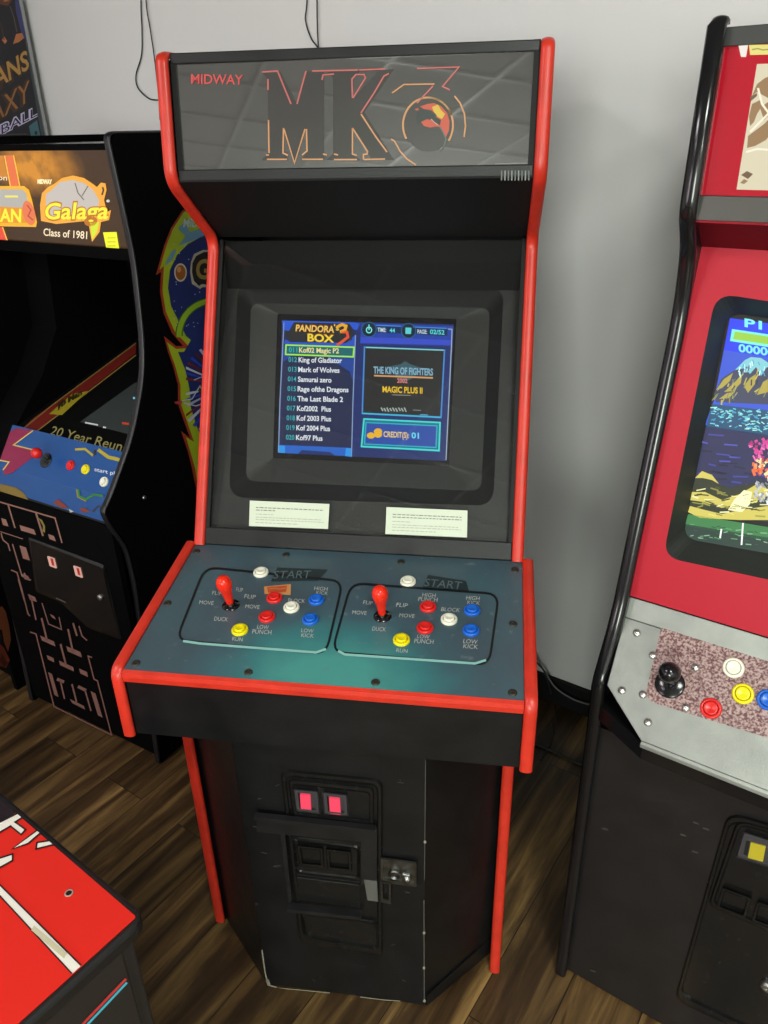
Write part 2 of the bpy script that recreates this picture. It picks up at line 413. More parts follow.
for pts, m in (([(262, 72), (277.5, 71), (291, 104)], pk), ([(306, 71), (297, 104)], pk), ([(312, 71), (358, 70)], pk), ([(268, 79), (268, 90)], pk),
               ([(283.5, 128), (283, 153), (288, 155.5)], og), ([(284, 129), (294.5, 163), (305, 129)], og), ([(306.5, 129), (307, 151), (302, 155)], og),
               ([(266, 155), (269, 155)], og), ([(267, 159.3), (287, 159.3)], og), ([(302, 159.3), (323, 159.3)], og), ([(268.5, 120), (269, 153)], og),
               ([(323, 154), (327, 155)], og), ([(334, 154), (338, 155)], og), ([(322, 80), (323, 75), (334, 74)], pk),
               ([(352.5, 98), (352, 79), (356, 74.5), (364, 74.5), (365.5, 78), (353, 98)], pk), ([(359, 70), (385, 69)], pk),
               ([(389, 73.5), (384, 76), (374, 93), (361, 113)], pk), ([(361, 114), (376, 137), (387, 152)], og),
               ([(352.5, 128), (352.5, 154), (357, 155.5)], og), ([(352.5, 128), (367.5, 151.5), (367, 154), (363.5, 154.5), (363.5, 159.5)], og), ([(334, 159.6), (357, 159.6)], og), ([(364, 159.5), (385, 159)], og),
               ([(417, 68.5), (459, 67), (442.5, 86.5), (450, 90)], pk), ([(392, 93), (404, 84.5), (434.5, 84)], og), ([(433, 86), (417, 103)], pk)):
    a.line(pts, LW, m, 2)
a.line(Art.epts(428, 125, 25.0, 27.5, 0, 40, 150, 395), 1.9, og, 2)
a.line(Art.epts(428, 125, 25.0, 27.5, 0, 16, 272, 340), 1.9, pm('b09058', .3), 2)
a.line([(454.5, 96), (460, 103), (464.5, 114), (465.5, 126), (464, 137)], 1.6, og, 2)
a.line([(391, 139), (394.5, 141), (400, 151), (407, 159), (416, 165)], 1.5, og, 2)
a.fill(Art.epts(428, 125, 24, 26.5), pm('3a3a37', .3), 1)
# emblem: fiery field with a dark serpent head curled inside
a.fill([(420, 106.5), (427, 104), (434, 103), (441, 106), (447, 113), (449.5, 121), (449, 130), (446, 137), (443, 131), (441, 127), (436, 126.5), (430, 127.5), (424, 126), (421, 122), (427, 119), (434, 119), (437, 115), (431, 110), (424, 109)], pm('b8503a', .3), 2)
a.fill([(432, 107), (438, 104.5), (441, 110), (445, 114), (442, 119), (438, 117), (434, 112)], pm('c8a838', .3), 3)
a.fill([(417, 112), (421, 109), (426, 110), (430, 112), (436, 117), (441, 120), (440, 125), (436, 124), (432, 120), (426, 119), (421, 121), (418, 125), (416, 119)], pm('2c3432', .3), 4)
a.line([(431, 119), (434, 122), (438, 125)], .9, pm('b89a88', .3), 5)
a.line([(440, 127), (443, 132), (446, 139), (444, 146), (440, 151)], 1.2, pm('5a6460', .3), 4)
a.fill([(415, 109), (418, 108), (419, 110), (416, 110.5)], pm('b8503a', .3), 3)
a.line([(495, 164), (531, 163)], 1.2, pm('6e6e6a', .3), 1)
a.build('marquee_artwork', main)
# small dusty barcode label on bottom retainer
a = Art(Pl(mp(0, 0, .004), PM.n), .0006)
for k in range(9): a.fill([(501+k*3.4, 170.5), (502.4+k*3.4, 170.5), (502.2+k*3.4, 180.5), (500.8+k*3.4, 180.5)], pm('6a6f6c' if k % 2 else '4c504e', .4), 1)
a.build('barcode_label', main)
# --- recess below the marquee (speaker panel)
s = MB(); s.prism([(-mw, .300, 1.622), (mw, .300, 1.622), (mw, .484, 1.506), (-mw, .484, 1.506)], (0, .006, .012)); s.build('speaker_panel', black_mat, main)
s = MB()
for px in (255, 352, 436): s.lathe(plane3((0, .300, 1.622), (0, .484, 1.506), (1, .300, 1.622)).at(px, 189+px*.0), (0, .53, .85), [(.0045, -.002), (.0045, .0015), (.002, .003)][::1], steel, 10)
# --- monitor glass and bezel
gb, gt = Vector((0, .196, .945)), Vector((0, .483, 1.500))
PG = plane3(gb, gt, gb + Vector((1, 0, 0)))
GL = (gt-gb).length; gd = (gt-gb).normalized()
def gp(x, t, off): return Vector((x, 0, 0)) + gb + gd*(t*GL) + PG.n*off
s = MB(); q = [gp(-mw, 0.0, 0), gp(mw, 0.0, 0), gp(mw, 1, 0), gp(-mw, 1, 0)]
s.poly(q, glass); qb = [p - PG.n*.005 for p in q]; s.poly(list(reversed(qb)), glass_back)
for i in range(4): s.poly([q[(i+1) % 4], q[i], qb[i], qb[(i+1) % 4]], glass_back)
s.build('monitor_glass', None, main, recalc=False)
haze_bez = mat('dark_grey_bezel', (.045, .046, .044), .5, bump=.2, bscale=250)  # grey lifted to include the ceiling haze reflected in the glass
haze_recess = mat('charcoal_recess', (.026, .027, .026), .6)  # recess colour also lightened for the reflected glass haze
# frame face: leans back a little more than the glass
fb, ft = gp(0, 0, -.012), gp(0, .865, -.055)
PB = plane3(fb, ft, fb + Vector((1, 0, 0)))
hole = [(238, 281), (504, 287), (493, 506), (229, 497)]
def rr(pl, quad, rad, off, n=6): return fillet([pl.at(x, y, off) for x, y in quad], rad, n=n)
ho = rr(PB, hole, .035, 0)
def outer_match(n_per, corners):     # same count of points as a filleted quad
    out = []
    for c in corners: out += [Vector(c)]*n_per
    return out
TLc = Vector((-mw, 0, 0))+ft; TRc = Vector((mw, 0, 0))+ft; BLc = Vector((-mw, 0, 0))+fb; BRc = Vector((mw, 0, 0))+fb
s = MB(); s.ring(outer_match(7, [TLc, TRc, BRc, BLc]), ho); s.build('bezel_face', haze_bez, main, recalc=False)
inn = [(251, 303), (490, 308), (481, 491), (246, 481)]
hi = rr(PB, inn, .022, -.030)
s = MB(); s.ring(ho, hi); s.build('bezel_slope', haze_recess, main, recalc=False)
scq = [(277.5, 314), (456.5, 319), (449, 466), (273, 458)]
hs_ = rr(PB, scq, .004, -.045)
s = MB(); s.ring(hi, hs_); s.build('screen_mask', mat('grey_screen_mask', (.062, .064, .060), .5), main, recalc=False)  # mask grey carries the same reflection haze in its colour
PS = Pl(PB.p0 - PB.n*.047, PB.n)
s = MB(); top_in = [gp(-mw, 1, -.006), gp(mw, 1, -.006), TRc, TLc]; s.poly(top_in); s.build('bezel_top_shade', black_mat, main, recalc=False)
s = MB()
for x in (-mw, mw): s = MB(); s.poly([gp(x, 0, -.006), Vector((x, 0, 0))+fb, Vector((x, 0, 0))+ft, gp(x, 1, -.006)]); s.build('bezel_side_fillet', haze_bez, main, recalc=False)
# screen
a = Art(PS, 0)
SE = 1.0
bg = em('1c2a6a', SE)
a.fill([(270, 308), (462, 312), (455, 472), (266, 464)], mat('dark_screen_glass', (.02, .02, .022), .25), -1)
SCm = [(282, 320), (454, 324.5), (446, 461), (278, 453)]
a.fill(SCm, em('20306c', SE), 0)
a.fill([(283, 329), (356, 331), (351, 447), (280, 444)], em('222a4e', SE), 1)
a.fill([(283, 346), (355, 348), (354, 385), (350, 372), (320, 352), (300, 350), (283, 362)], em('24489c', SE), 2)
a.fill([(280, 445), (351, 448), (351, 456), (335, 455.5), (330, 452), (302, 450), (298, 453.8), (278, 452.5)], em('2466c8', SE), 2)
a.fill([(278, 445), (285, 446), (285, 453), (278, 452.6)], em('2c9cf0', SE), 3); a.fill([(346, 448), (352, 448.5), (352, 457), (345, 456)], em('2c9cf0', SE), 3)
a.line([(284, 322), (280, 400), (278.5, 452)], 1.0, em('8aa4c8', SE), 3); a.line([(355.5, 335), (353, 400), (351.5, 456)], 1.0, em('8aa4c8', SE), 3)
a.fill([(284, 322), (360, 323), (352, 331), (352, 340), (346, 343), (290, 341), (286, 334)], em('2a2c2c', SE), 2)
a.fill([(282.5, 322), (294, 322), (289, 331), (283, 330)], em('2c5cd8', SE), 3); a.fill([(349, 323), (360, 323.5), (357, 330), (353, 329)], em('2c5cd8', SE), 3)
a.line([(282, 321.3), (357, 323.2)], 1.1, em('3068e0', SE), 3)
a.fill([(346, 343), (355, 335), (355, 347), (284, 344), (285, 339), (290, 342)], em('2c56c8', SE), 2)
a.text('PANDORA', (295.5, 331), (334, 332.5), 7, em('a04010', SE), 4, bold=.06, shear=.12); a.text('PANDORA', (295.5, 331), (334, 332.5), 6.6, em('f8d468', SE), 5, bold=.02, shear=.12)
a.text("'s", (334, 330), (339, 330.5), 6, em('f8c848', SE), 5, bold=.02)
a.text('BOX', (307.5, 341), (334, 342.4), 8, em('a05808', SE), 4, bold=.06); a.text('BOX', (307.5, 341), (334, 342.4), 7.6, em('f8e040', SE), 5, bold=.025)
a.line([(337, 327), (342, 324.5), (346, 326), (345, 330), (340, 332)], 3.0, em('f0b030', SE), 6); a.line([(341, 332), (347, 332), (348, 337), (343, 341), (337, 345)], 2.6, em('e85838', SE), 6)
a.fill([(286, 344.5), (355, 347), (354, 357.3), (285.4, 354.5)], em('1c6a70', SE), 3)
a.line([(286, 345), (354, 347.3), (353.2, 356.8), (285.6, 354.4)], 1.5, em('a8f050', SE), 4, closed=True)
songs = [('011', 'Kof02 Magic P2', 339), ('012', 'King of Gladiator', 342), ('013', 'Mark of Wolves', 339.5), ('014', 'Samurai zero', 331.5), ('015', 'Rage ofthe Dragons', 348.5),
         ('016', 'The Last Blade 2', 343), ('017', 'Kof2002  Plus', 331), ('018', 'Kof 2003 Plus', 331), ('019', 'Kof 2004 Plus', 330), ('020', 'Kof97 Plus', 322.5)]
for i, (n_, t_, xe) in enumerate(songs):
    y = 352.2 + i*9.72; x = 288.8 - i*.32
    a.text(n_, (x, y-.2), (x+8.5, y+.1), 5.0, em('38b8b8', SE), 5, bold=.015)
    a.text(t_, (x+10.3 - (.2 if i else 0), y+.2), (xe, y+1.1), 5.2, em('f8e8a0' if i == 0 else 'eaf0f4', SE), 5, bold=.022)
a.fill([(361, 323), (453, 326), (452, 346), (360, 343.5)], em('2444a8', SE), 1)
a.fill([(361, 337), (451, 340), (451, 345), (360, 343)], em('3a50cc', SE), 2)
a.fill([(376, 326), (402, 327), (402, 333.5), (375, 332.5)], em('143058', SE), 2); a.fill([(413, 327.5), (448, 329), (447, 336), (412, 334)], em('143058', SE), 2)
a.line([(376, 325.3), (401, 326.2)], 1, em('4a90e8', SE), 3); a.line([(413, 327), (447, 328.4)], 1, em('4a90e8', SE), 3)
for cx, cy in ((369, 329.5), (408.5, 330.8)):
    a.ell(cx, cy, 7.2, 7.4, em('10243c', SE), 3); a.line(Art.epts(cx, cy, 7.2, 7.4), .8, em('2c6a98', SE), 4, closed=True)
a.line(Art.epts(369, 330, 2.6, 2.8), 1.1, em('80f0e8', SE), 5, closed=True); a.line([(369, 324.5), (369, 330)], 1.1, em('80f0e8', SE), 5)
a.fill([(405.5, 327.5), (411.5, 327.8), (411, 334), (405.3, 333.8)], em('60d8d8', SE), 5)
a.text('TIME:', (377.5, 331.6), (386, 332), 4.2, em('d0e8f0', SE), 5, bold=.02); a.text('44', (389.5, 332.3), (395, 332.5), 4.2, em('60e8e8', SE), 5, bold=.02)
a.text('PAGE:', (417.5, 333.5), (427, 333.8), 4.2, em('d0e8f0', SE), 5, bold=.02); a.text('02/52', (430, 333.8), (444.5, 334.6), 4.6, em('60e8e8', SE), 5, bold=.02)
a.line([(448, 329), (452, 329.3), (451.5, 345), (446, 460)], 1.0, em('a0b4c8', SE), 3)
a.fill([(364.5, 347), (444.5, 350), (441, 418), (362, 413.5)], em('242a30', SE), 2)
a.line([(364.5, 347.2), (444.5, 350.2), (441, 417.5), (362.3, 413.5)], 1.4, em('4a90d8', SE), 3, closed=True)
a.line([(366, 347.4), (443.5, 350.2)], 1.1, em('88d8c8', SE), 4); a.line([(362.6, 413.4), (440.6, 417.3)], 1.6, em('40b8e0', SE), 4)
a.fill([(367, 350), (442, 352.6), (438.8, 414.5), (364.8, 411)], em('262828', SE), 3)
a.fill([(387, 367), (401, 364), (405, 361), (410, 364), (421, 368), (411, 379), (404, 382), (398, 378)], em('3c5e68', SE), 4)
a.text('THE KING OF FIGHTERS', (373.5, 373.2), (433, 375.4), 7, em('88b8d0', SE), 5, bold=.03)
a.line([(374, 375.6), (433, 377.9)], 1.6, em('d8a068', SE), 5)
a.text('2002', (397, 382.6), (407.5, 383), 4.4, em('e08078', SE), 6, bold=.03)
a.text('MAGIC PLUS II', (382.5, 392.2), (422.5, 393.7), 6.4, em('806010', SE), 4, bold=.05); a.text('MAGIC PLUS II', (382.5, 392), (422.5, 393.5), 6, em('f0c828', SE), 5, bold=.02)
a.line([(392, 394.8), (411, 395.5)], .9, em('8c8c80', SE), 5)
for k in range(9): a.line([(381+k*2.9, 407.5 + (k % 2)*.6), (383+k*2.9, 411+(k*7 % 3)*.4)], 1.3, em('a8b8b0', SE), 5)
a.line([(413, 410), (421, 410.4)], .9, em('808c88', SE), 5); a.line([(420, 414.6), (428, 415)], 1, em('58a8d0', SE), 5)
a.fill([(363, 419), (441, 422.5), (439.5, 452), (361, 447)], em('187888', SE), 2)
a.line([(364, 419), (440, 422.6), (439, 450.5), (361.5, 446.5)], 1.6, em('48e0e0', SE), 3, closed=True)
a.fill([(366, 422.5), (437, 425.8), (436, 447.5), (364.5, 444)], em('2c50a8', SE), 3); a.line([(366, 422.5), (437, 425.8), (436, 447.5), (364.5, 444)], 1.1, em('28b8d0', SE), 4, closed=True)
for cx, cy in ((371, 435.5), (378, 431.5), (378, 434.5)): a.ell(cx, cy, 4.2, 3.2, em('f0b830', SE), 5, n=12)
a.text('CREDIT(S):', (383.5, 436.8), (409, 438), 5.8, em('f0d080', SE), 5, bold=.025); a.text('01', (411.5, 438), (419, 438.4), 5.8, em('70e0f8', SE), 5, bold=.03)
a.build('monitor_screen', main)
# stickers on glass
for qd, w0, nl in (((249.8, 500.5), (329.5, 504), (328, 529), (249, 526)), .8, 5), (((386.5, 507), (467.5, 510.5), (467, 537.5), (385.3, 534)), .8, 6):
    a = Art(PG, .0006); a.fill(qd, pm('c9d2bd', .5), 0)
    (x0, y0), (x1, y1), (x2, y2), (x3, y3) = qd
    for k, (f0, f1, tt) in enumerate(((.08, .93, .26), (.08, .32 if w0 and qd[0][0] < 300 else .93, .36), (.08, .30, .52), (.08, .9, .64), (.08, .93, .73), (.08, .62, .85))):
        def lp(fx, fy): return (x0+(x1-x0)*fx+(x3-x0)*fy, y0+(y1-y0)*fx+(y3-y0)*fy)
        random.seed(k*3+int(x0)); x = f0
        while x < f1:
            w_ = random.uniform(.02, .06); a.line([lp(x, tt), lp(min(x+w_, f1), tt)], .9 if k < 2 else .6, pm('77786c' if k < 2 else '9a9c8e', .5), 1); x += w_+.012
    a.build('instruction_sticker', main)
s = MB(); s.prism([gp(-mw, -.012, .006), gp(mw, -.012, .006), gp(mw, .045, .006), gp(-mw, .045, .006)], PG.n*-.02); s.build('glass_retainer', black_lam, main, bevel=.002)
s = MB(); s.prism([gp(-mw, 0, .004), gp(-mw+.008, 0, .004), gp(-mw+.008, 1, .004), gp(-mw, 1, .004)], PG.n*-.010)
s.build('glass_side_channel', black_mat, main); s = MB(); s.prism([gp(mw, 0, .004), gp(mw-.008, 0, .004), gp(mw-.008, 1, .004), gp(mw, 1, .004)], PG.n*-.010); s.build('glass_side_channel', black_mat, main)
# --- control panel
cb, cf = Vector((0, .192, .9375)), Vector((0, -.166, .8925))
PC = plane3(cb, cf, cb + Vector((1, 0, 0)))
def cp_mat():
    m = bpy.data.materials.new('worn_teal_panel_overlay'); m.use_nodes = True; nt, N, L = nodes(m); b = N['Principled BSDF']
    tc = N.new('ShaderNodeTexCoord'); mp_ = N.new('ShaderNodeMapping'); mp_.vector_type = 'TEXTURE'
    mp_.inputs['Location'].default_value = (.02, -.14, .89); mp_.inputs['Scale'].default_value = (.26, .17, .2)
    L.new(tc.outputs['Object'], mp_.inputs[0]); gr = N.new('ShaderNodeTexGradient'); gr.gradient_type = 'SPHERICAL'; L.new(mp_.outputs[0], gr.inputs[0])
    n = N.new('ShaderNodeTexNoise'); n.inputs['Scale'].default_value = 9; n.inputs['Detail'].default_value = 7; L.new(tc.outputs['Object'], n.inputs['Vector'])
    ad = N.new('ShaderNodeMath'); ad.operation = 'MULTIPLY_ADD'; ad.inputs[1].default_value = .5; L.new(n.outputs[0], ad.inputs[0]); L.new(gr.outputs[0], ad.inputs[2])
    r = N.new('ShaderNodeValToRGB'); e = r.color_ramp.elements; e[0].position = .2; e[0].color = (.055, .085, .105, 1); e[1].position = 1.0; e[1].color = (.07, .30, .27, 1)
    x = e.new(.45); x.color = (.052, .115, .14, 1); x = e.new(.7); x.color = (.045, .19, .20, 1)
    L.new(ad.outputs[0], r.inputs[0])
    n2 = N.new('ShaderNodeTexNoise'); n2.inputs['Scale'].default_value = 55; n2.inputs['Detail'].default_value = 5; L.new(tc.outputs['Object'], n2.inputs['Vector'])
    r2 = N.new('ShaderNodeValToRGB'); r2.color_ramp.elements[0].position = .66; r2.color_ramp.elements[1].position = .74; L.new(n2.outputs[0], r2.inputs[0])
    mx = N.new('ShaderNodeMixRGB'); mx.inputs[2].default_value = (.16, .19, .19, 1); mu = N.new('ShaderNodeMath'); mu.operation = 'MULTIPLY'; mu.inputs[1].default_value = .55
    L.new(r2.outputs[0], mu.inputs[0]); L.new(mu.outputs[0], mx.inputs[0]); L.new(r.outputs[0], mx.inputs[1]); L.new(mx.outputs[0], b.inputs['Base Color'])
    b.inputs['Roughness'].default_value = .33
    bp = N.new('ShaderNodeBump'); bp.inputs['Strength'].default_value = .12; bp.inputs['Distance'].default_value = .002; L.new(n.outputs[0], bp.inputs['Height']); L.new(bp.outputs[0], b.inputs['Normal'])
    return m
s = MB(); s.prism([cb+Vector((-.334, 0, 0)), cb+Vector((.334, 0, 0)), cf+Vector((.334, 0, 0)), cf+Vector((-.334, 0, 0))], PC.n*-.012)
cpo = s.build('control_panel', cp_mat(), main)
s = MB(); q0 = cf + Vector((0, 0, .001)); s.prism([(-.334, -.166, .893), (-.334, -.1725, .890), (-.334, -.1735, .882), (-.334, -.1725, .872), (-.334, -.166, .870)], (.668, 0, 0)); s.build('front_edge_trim', red_trim, main)
s = MB(); s.box(M0, -.334, .334, -.166, -.150, .752, .872); s.build('front_board', black_lam, main)
s = MB(); s.box(M0, -.334, .334, -.150, .19, .752, .762); s.build('panel_box_floor', black_mat, main)
a = Art(PC, .0006)
lineD, lineL = pm('0c1012', .5), pm('6fa8a4', .4)
lightP = pm('8fc4bc', .4)
def rpx(quad, r): # rounded px outline
    return [tuple(p)[:2] for p in fillet([(x, y, 0) for x, y in quad], r)]
P1 = rpx([(205, 567), (343, 581), (326, 654), (176, 640)], 13); P2 = rpx([(351, 583), (499, 594), (489, 665), (332, 652)], 13)
P1i = rpx([(207, 570), (340, 583.5), (324, 651), (178.5, 637.5)], 12); P2i = rpx([(353, 586), (496, 596.5), (486.5, 662), (334.5, 649.5)], 12)
a.line(P1, 2.2, lineD, 1, closed=True); a.line(P2, 2.2, lineD, 1, closed=True)
a.line([(183, 641), (200, 643.5), (316, 652.5), (326, 649)], 2.4, lightP, 2); a.line([(338, 651), (345, 654.5), (475, 663.5), (486, 660)], 2.4, lightP, 2)
wt = pm('b4b8b4', .5)
for t_, x, y, x2, h_ in (('MOVE', 199, 604, 214, 4), ('FLIP', 212, 594.5, 222, 4), ('FLIP', 236, 591, 243, 4), ('FLIP', 244, 598, 256, 4.2), ('MOVE', 245, 608, 260, 4), ('DUCK', 214, 620.5, 228, 4.2), ('RUN', 232, 640.5, 243, 4),
                     ('LOW', 257, 628.5, 269, 4.2), ('PUNCH', 252, 633.5, 272, 4.6), ('BLOCK', 288, 602, 305, 4), ('HIGH', 314, 590, 328, 4), ('KICK', 316, 594, 328, 3.4), ('LOW', 301, 632, 314, 4), ('KICK', 301, 636.8, 314, 4),
                     ('MOVE', 352, 614, 367, 4), ('FLIP', 363, 604, 373, 4), ('FLIP', 396, 606.5, 408, 4.2), ('MOVE', 399, 617, 415, 4), ('DUCK', 372, 630.5, 386, 4.2), ('RUN', 396, 652, 408, 4),
                     ('HIGH', 422, 596.5, 436, 4), ('PUNCH', 418, 601, 438, 4.4), ('LOW', 417, 638, 430, 4), ('PUNCH', 414, 643, 434, 4.6), ('BLOCK', 441, 611, 460, 4), ('HIGH', 466, 599.5, 480, 4.2), ('KICK', 467, 604, 480, 3.8), ('LOW', 463, 643, 478, 4.4), ('KICK', 463, 648, 478, 4.4)):
    a.text(t_, (x, y), (x2, y+1.0), h_, wt, 2, bold=.0, shear=.2)
for x, y, x2, y2 in ((273, 578.5, 312, 578), (424, 586, 463, 589.5)):
    a.fill([(x-2, y+3-.0), (x2+6, y2+2.5), (x2+16 if x < 300 else x2+3, y2-8.5), (x+4, y-11)], pm('1e2a2e', .4), 1)
    a.text('START', (x, y), (x2, y2), 8, pm('55666a', .4), 2, bold=.0, shear=.25)
a.fill([(264, 586.5), (291, 584), (290.5, 595), (264.5, 594)], pm('c88a50', .5), 2); a.fill([(267, 587), (287, 585.5), (286, 592), (268, 592.5)], pm('c04a24', .5), 3)
a.line([(269, 589), (275, 588.2), (280, 589.2), (286, 588)], 1.2, pm('b87844', .5), 4)
a.build('panel_artwork', main)
def button(px, py, m, pl, par, r=.0150, lab=None):
    o = pl.at(px, py); b = MB()
    b.lathe(o, pl.n, [(r, 0), (r, .003), (r*.93, .0048), (r*.72, .0052), (r*.70, .003)], m, 28, cap=False)
    c = b.build('push_button', m, par, label=lab)
    p = MB(); p.lathe(o, pl.n, [(r*.66, .001), (r*.66, .0075), (r*.60, .0088), (r*.45, .0082), (0, .0072)], m, 24, cap=False); p.build('plunger', m, c)
    return c
for x, y, m in ((261, 573, white_btn), (274.5, 598.5, red_btn), (291.5, 608, white_btn), (316.5, 600.5, blue_btn), (267, 617.5, red_btn), (310.5, 620, blue_btn), (240, 630.5, yel_btn),
                (408, 582, white_btn), (428, 607.5, red_btn), (449, 620, white_btn), (472, 611, blue_btn), (425, 628.5, red_btn), (471, 631, blue_btn), (401.5, 640.5, yel_btn)):
    button(x, y, m, PC, main, lab={white_btn: 'white button', red_btn: 'red button', blue_btn: 'blue button', yel_btn: 'yellow button'}[m])
def bat_stick(px, py, pl, par, tip=(0, 0)):
    o = pl.at(px, py); ax = (pl.n + Vector((tip[0], tip[1], 0))).normalized()
    b = MB(); b.lathe(o, pl.n, [(.0165, 0), (.0165, .0012), (.004, .0014)], black_gloss, 24, cap=False)
    j = b.build('joystick', black_gloss, par)
    h = MB(); h.lathe(o, ax, [(.0065, .008), (.0072, .010), (.0078, .021), (.0095, .034), (.0125, .045), (.0140, .052), (.0143, .058), (.0128, .0655), (.009, .0705), (.004, .073), (0, .0735)], red_stick, 24); h.build('bat_handle', red_stick, j, label='glossy red bat-top handle')
    st = MB(); st.lathe(o, ax, [(.005, -.002), (.005, .009)], steel, 12); st.build('shaft', steel, j)
bat_stick(231, 605.5, PC, main, (-.05, -.10)); bat_stick(382.5, 616.5, PC, main, (-.03, -.08))
bolt_pts = [(136, 663.5), (167.5, 603.5), (248.5, 672.5), (196.5, 551.5), (375.5, 682.5), (512.5, 693), (513, 624), (515, 570), (286, 555), (401, 562)]
for x, y in bolt_pts:
    b = MB(); o = PC.at(x, y); b.lathe(o, PC.n, [(.0075, 0), (.0072, .0016), (.004, .0026), (.002, .0018), (0, .0016)], mat('rusty_bolt', (.05, .045, .035), .5, metal=.6), 12, cap=False); b.build('bolt', None, main)
# --- lower body
YJ, HJ = -.131, .176
s = MB(); s.prism([(-HJ, YJ, .008), (HJ, YJ, .008), (HJ, YJ, .752), (-HJ, YJ, .752)], (0, .018, 0)); s.build('lower_front_panel', black_lam, main, bevel=.0012)
for sx in (-1, 1):
    s = MB(); s.prism([(sx*HJ, YJ+.0005, .008), (sx*.315, .009, .008), (sx*.315, .027, .008), (sx*HJ, YJ+.018, .008)], (0, 0, .744)); cpn = s.build('angled_lower_panel', black_lam, main)
    pl = plane3((sx*HJ, YJ, 0), (sx*.315, .009, 0), (sx*HJ, YJ, 1))
    if sx > 0:
        k = MB(); e0, e1 = Vector((HJ+.004, YJ, .0085)), Vector((.3145, .0085, .0085)); k.prism([e0, e1, e1+Vector((0, 0, .052)), e0+Vector((0, 0, .034))], pl.n*.0025); k.build('kick_strip', black_lam, cpn)
# scuffs and chips, worn through to pale board
PF = Pl((0, YJ, 0), (0, -1, 0)); a = Art(PF, .0004); chip = pm('8c8878', .7); scr = pm('4c4c46', .6)
random.seed(4)
a.line([(262, 950), (265, 972), (268, 985), (277, 987.5)], 1.3, chip, 1); a.line([(267, 980), (269, 985)], 3, chip, 1); a.line([(278, 988), (300, 990), (330, 993)], .7, chip, 1); a.line([(360, 997), (384, 1000), (400, 1001)], .8, chip, 1)
a.line([(424, 900), (424, 940), (424.3, 1000)], 1.0, scr, 1); a.line([(425.5, 760), (425, 820), (424.5, 880)], .7, scr, 1)
for x, y in ((425, 842), (424, 933), (424.5, 1001), (424, 968)): a.ell(x, y, 1.4, 1.6, chip, 2, n=8)
for _ in range(26):
    x, y = random.uniform(250, 420), random.uniform(760, 990); a.line([(x, y), (x+random.uniform(-7, 7), y+random.uniform(-2, 2))], .6, scr, 1)
a.build('scuff_marks', main)
# coin door
cd_m = mat('coin_door_black_steel', (.007, .007, .007), .24, var=.2, vscale=60)
outer = [(280, 769), (383, 779), (383, 957), (299, 942)]
cdo = MB(); O1 = rr(PF, outer, .022, .0005); O2 = rr(PF, [(282, 771.5), (381, 781.5), (381, 954.5), (301, 939.5)], .020, .006)
cdo.ring(O1, O2); O3 = rr(PF, [(284.5, 774.5), (378.5, 784), (378.5, 951), (303, 936.5)], .018, .006); cdo.ring(O2, O3); O4 = rr(PF, [(286, 776.5), (377, 786), (377, 949), (304, 935)], .017, .0025); cdo.ring(O3, O4); cdo.poly(O4)
door = cdo.build('coin_door', cd_m, main)
s = MB(); X1 = rr(PF, [(288, 778.5), (374, 787.5), (374, 828), (293, 818)], .012, .003); X2 = rr(PF, [(289.5, 780.5), (372.5, 789), (372.5, 826), (294.5, 816)], .011, .0075); s.ring(X1, X2); X3 = rr(PF, [(291.5, 783), (370.5, 791.5), (370.5, 824), (296, 813.5)], .010, .0075); s.ring(X2, X3)
X4 = rr(PF, [(293, 785), (369, 793), (369, 822.5), (297, 812)], .009, .004); s.ring(X3, X4); s.poly(X4); s.build('coin_entry_plate', cd_m, door)
redlit = mat('glowing_red_coin_reject', (.5, .03, .05), .25, emit=s2l('d84060'), es=.6)
for bq, rq, kq in ((((293, 788.5), (318.5, 791), (320.5, 814), (296, 811.5)), ((300.5, 793), (310.5, 794), (311.5, 809.5), (301.5, 808.5)), ((298, 793.5), (301.5, 794), (302.5, 808.5), (299.5, 808))),
                   (((322, 791.5), (347.5, 794.5), (349, 816.5), (324, 814)), ((329.5, 796.5), (340, 797.8), (341, 813), (330.5, 811.8)), ((327, 796.5), (330, 797), (331, 811.5), (328, 811)))):
    s = MB(); o1 = rr(PF, bq, .002, .004, 2); cx = sum(p[0] for p in bq)/4; cy = sum(p[1] for p in bq)/4
    in1 = rr(PF, [(cx+(x-cx)*.88, cy+(y-cy)*.88) for x, y in bq], .002, .011, 2); in2 = rr(PF, [(cx+(x-cx)*.66, cy+(y-cy)*.72) for x, y in bq], .001, .011, 2); in3 = rr(PF, [(cx+(x-cx)*.66, cy+(y-cy)*.72) for x, y in bq], .001, .006, 2)
    s.ring(o1, in1); s.ring(in1, in2); s.ring(in2, in3); s.poly(in3); b = s.build('coin_slot_bezel', mat('grey_black_plastic', (.045, .043, .048), .4), door)
    s = MB(); s.prism([PF.at(x, y, .006) for x, y in rq], PF.n*.0045); s.build('reject_button', redlit, b, label='glowing pink-red coin reject button')
    s = MB(); s.prism([PF.at(x, y, .0062) for x, y in kq], PF.n*.001); s.build('coin_slot', mat('slot_black', (.001, .001, .001), .9), b)
